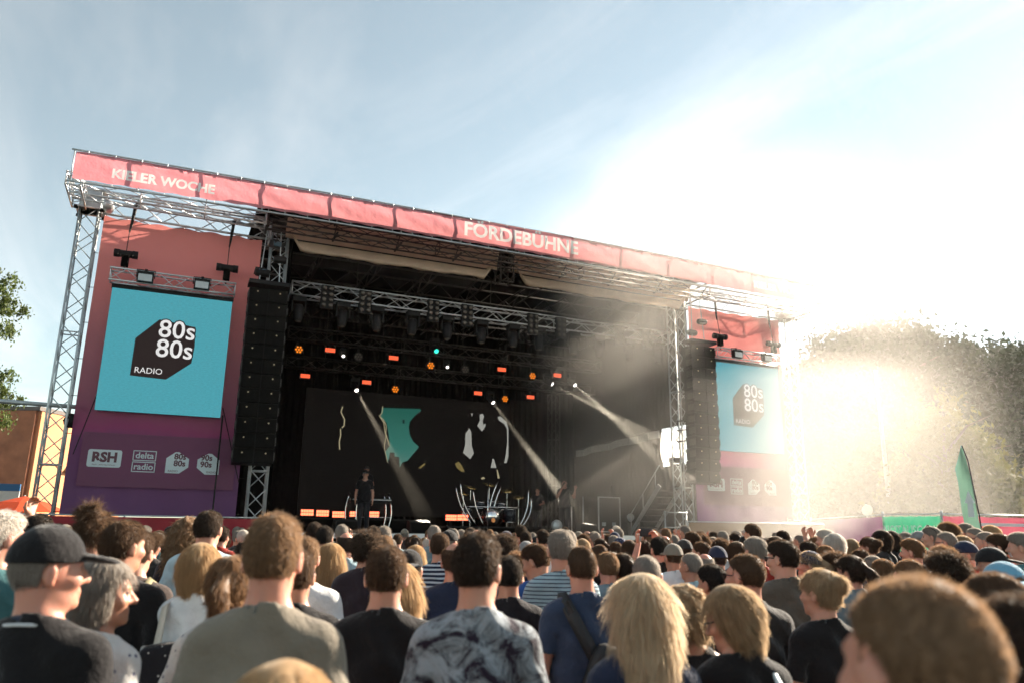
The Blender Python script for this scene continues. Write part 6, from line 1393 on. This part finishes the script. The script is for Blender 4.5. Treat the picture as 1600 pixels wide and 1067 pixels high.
# lettering on shirts and caps
def shirt_text(key, s_, z, size, m, y=-.16, bold=0):
    w_ = wearer(key); me = text_mesh(s_, size, bold, 'CENTER', .3).copy(); me.materials.clear(); me.materials.append(m); o = bpy.data.objects.new('lettering', me); COL.objects.link(o); o.parent = w_; o.location = (0, y, z); o.rotation_euler = (math.pi/2, 0, 0)
shirt_text('script lettering', 'Team Days', 1.33, .085, NYL, -.155)
w_ = wearer('black cap with lettering'); me = text_mesh('ILLINOIS', .042, .002).copy(); me.materials.clear(); me.materials.append(CL['white']); o = bpy.data.objects.new('lettering', me); COL.objects.link(o); o.parent = w_; o.matrix_local = Matrix.Translation((0, -.118, 1.745)) @ Matrix.Rotation(R(78), 4, 'X')
shirt_text('small white back emblem', '✱', 1.32, .12, CL['white'], -.155)

# ------------------------------------------------------------------ performers on stage
q = at(571, 741, 4.0); pf1 = person(q[0], 4.0, DZ+1.78, 'performer in black with a black hat standing at the front left of the deck', pose='down', hairk='short', hairc='black', top='black', extras=('cap_black', 'eyes'), face=R(165), z0=DZ, group='band on stage', skin=0)
q = at(573, 729, 6.9); person(q[0], 6.9, DZ+.42+1.72, 'keyboard player in black behind the hatted performer', pose='front', hairk='short', hairc='dark', top='black', extras=('cap_black', 'eyes'), face=R(160), z0=DZ+.42, group='band on stage', skin=1)
q = at(882, 748, 4.0); sg = person(q[0], 4.0, DZ+1.76, 'singer in a dark vest holding a microphone and pointing one finger up', pose='sing', hairk='short', hairc='dark', top='black', extras=('eyes',), face=R(150), z0=DZ, group='band on stage', skin=0)
mb_ = MB(); mb_.lathe([(.014, -.1), (.016, .05), (.026, .09), (.028, .12), (.015, .145)], (.06, .2, 1.56), (-.45, -.35, .8), 10); t = bpy.data.objects.new('microphone', mesh_from('microphone', mb_.v, mb_.f, True)); t.data.materials.append(BLACK); COL.objects.link(t); t.location = sg.location; t.rotation_euler = sg.rotation_euler; t.scale = sg.scale; prop(t, 'black microphone held to the mouth of the singer', 'microphone')
q = at(840, 766, 6.6); person(q[0], 6.6, DZ+1.62, 'bare-armed percussionist in black right of the drum kit', pose='drum', hairk='short', hairc='dark', top='black', extras=('eyes',), face=R(140), z0=DZ, group='band on stage', skin=1)
# ------------------------------------------------------------------ smoke and haze
def volume_mat(name, dens_setup, color, aniso):
    m = bpy.data.materials.new(name); m.use_nodes = True; n = m.node_tree; n.nodes.clear(); o = n.nodes.new('ShaderNodeOutputMaterial')
    v = n.nodes.new('ShaderNodeVolumePrincipled'); v.inputs['Color'].default_value = tuple(color)+(1,); v.inputs['Anisotropy'].default_value = aniso
    dens_setup(n, v); n.links.new(v.outputs[0], o.inputs['Volume']); return m
def even(d):
    def f(n, v): v.inputs['Density'].default_value = d
    return f
HAZE = volume_mat('even_haze', even(.00016), (1, .97, .93), .45)
h = MB(); h.span((-140, -60, -1), (190, 190, 30)); prop(h.build('haze', HAZE), 'thin bright evening haze over the square', kind='stuff')
def smoke_dens(n, v):
    tc = n.nodes.new('ShaderNodeTexCoord')
    def mth(op, a, b=None, c=None, clamp=False):
        q = n.nodes.new('ShaderNodeMath'); q.operation = op; q.use_clamp = clamp
        for i, x in enumerate((a, b, c)):
            if x is None: continue
            if isinstance(x, (int, float)): q.inputs[i].default_value = x
            else: n.links.new(x, q.inputs[i])
        return q.outputs[0]
    mp = n.nodes.new('ShaderNodeMapping'); n.links.new(tc.outputs['Object'], mp.inputs[0]); mp.inputs['Scale'].default_value = (.1, .1, .14)
    t = noise(n, 1.0, 3, vec=mp.outputs[0], rough=.55); t.inputs['Distortion'].default_value = .6
    s = n.nodes.new('ShaderNodeSeparateXYZ'); n.links.new(tc.outputs['Generated'], s.inputs[0])
    # soft falloff to every face of the box
    fall = None
    for k, p in ((0, 1.), (1, 1.), (2, 1.)):
        x = s.outputs[k]; q = mth('MULTIPLY', mth('MULTIPLY', x, mth('SUBTRACT', 1, x)), 4)
        fall = q if fall is None else mth('MULTIPLY', fall, q)
    m = mth('MULTIPLY', mth('SUBTRACT', t.outputs['Fac'], .38, clamp=True), 4.)
    d = mth('MULTIPLY', mth('MULTIPLY', m, fall), SMOKE_D)
    n.links.new(d, v.inputs['Density'])
SMOKE_D = .17
SM = volume_mat('stage_smoke', smoke_dens, (1, .95, .88), .5)
sm = MB(); sm.span((11.5, -6, -3), (25.5, 6, 12.5)); prop(sm.build('smoke', SM), 'sunlit stage smoke drifting past the right wing', kind='stuff')

STAGE_SM = volume_mat('stage_interior_haze', even(.0013), (1, .93, .85), .2)
sm = MB(); sm.span((5.6, 2.9, DZ+.02), (17.9, 9.0, 8.6)); prop(sm.build('smoke', STAGE_SM), 'thin stage fog hanging under the roof among the light beams', kind='stuff')
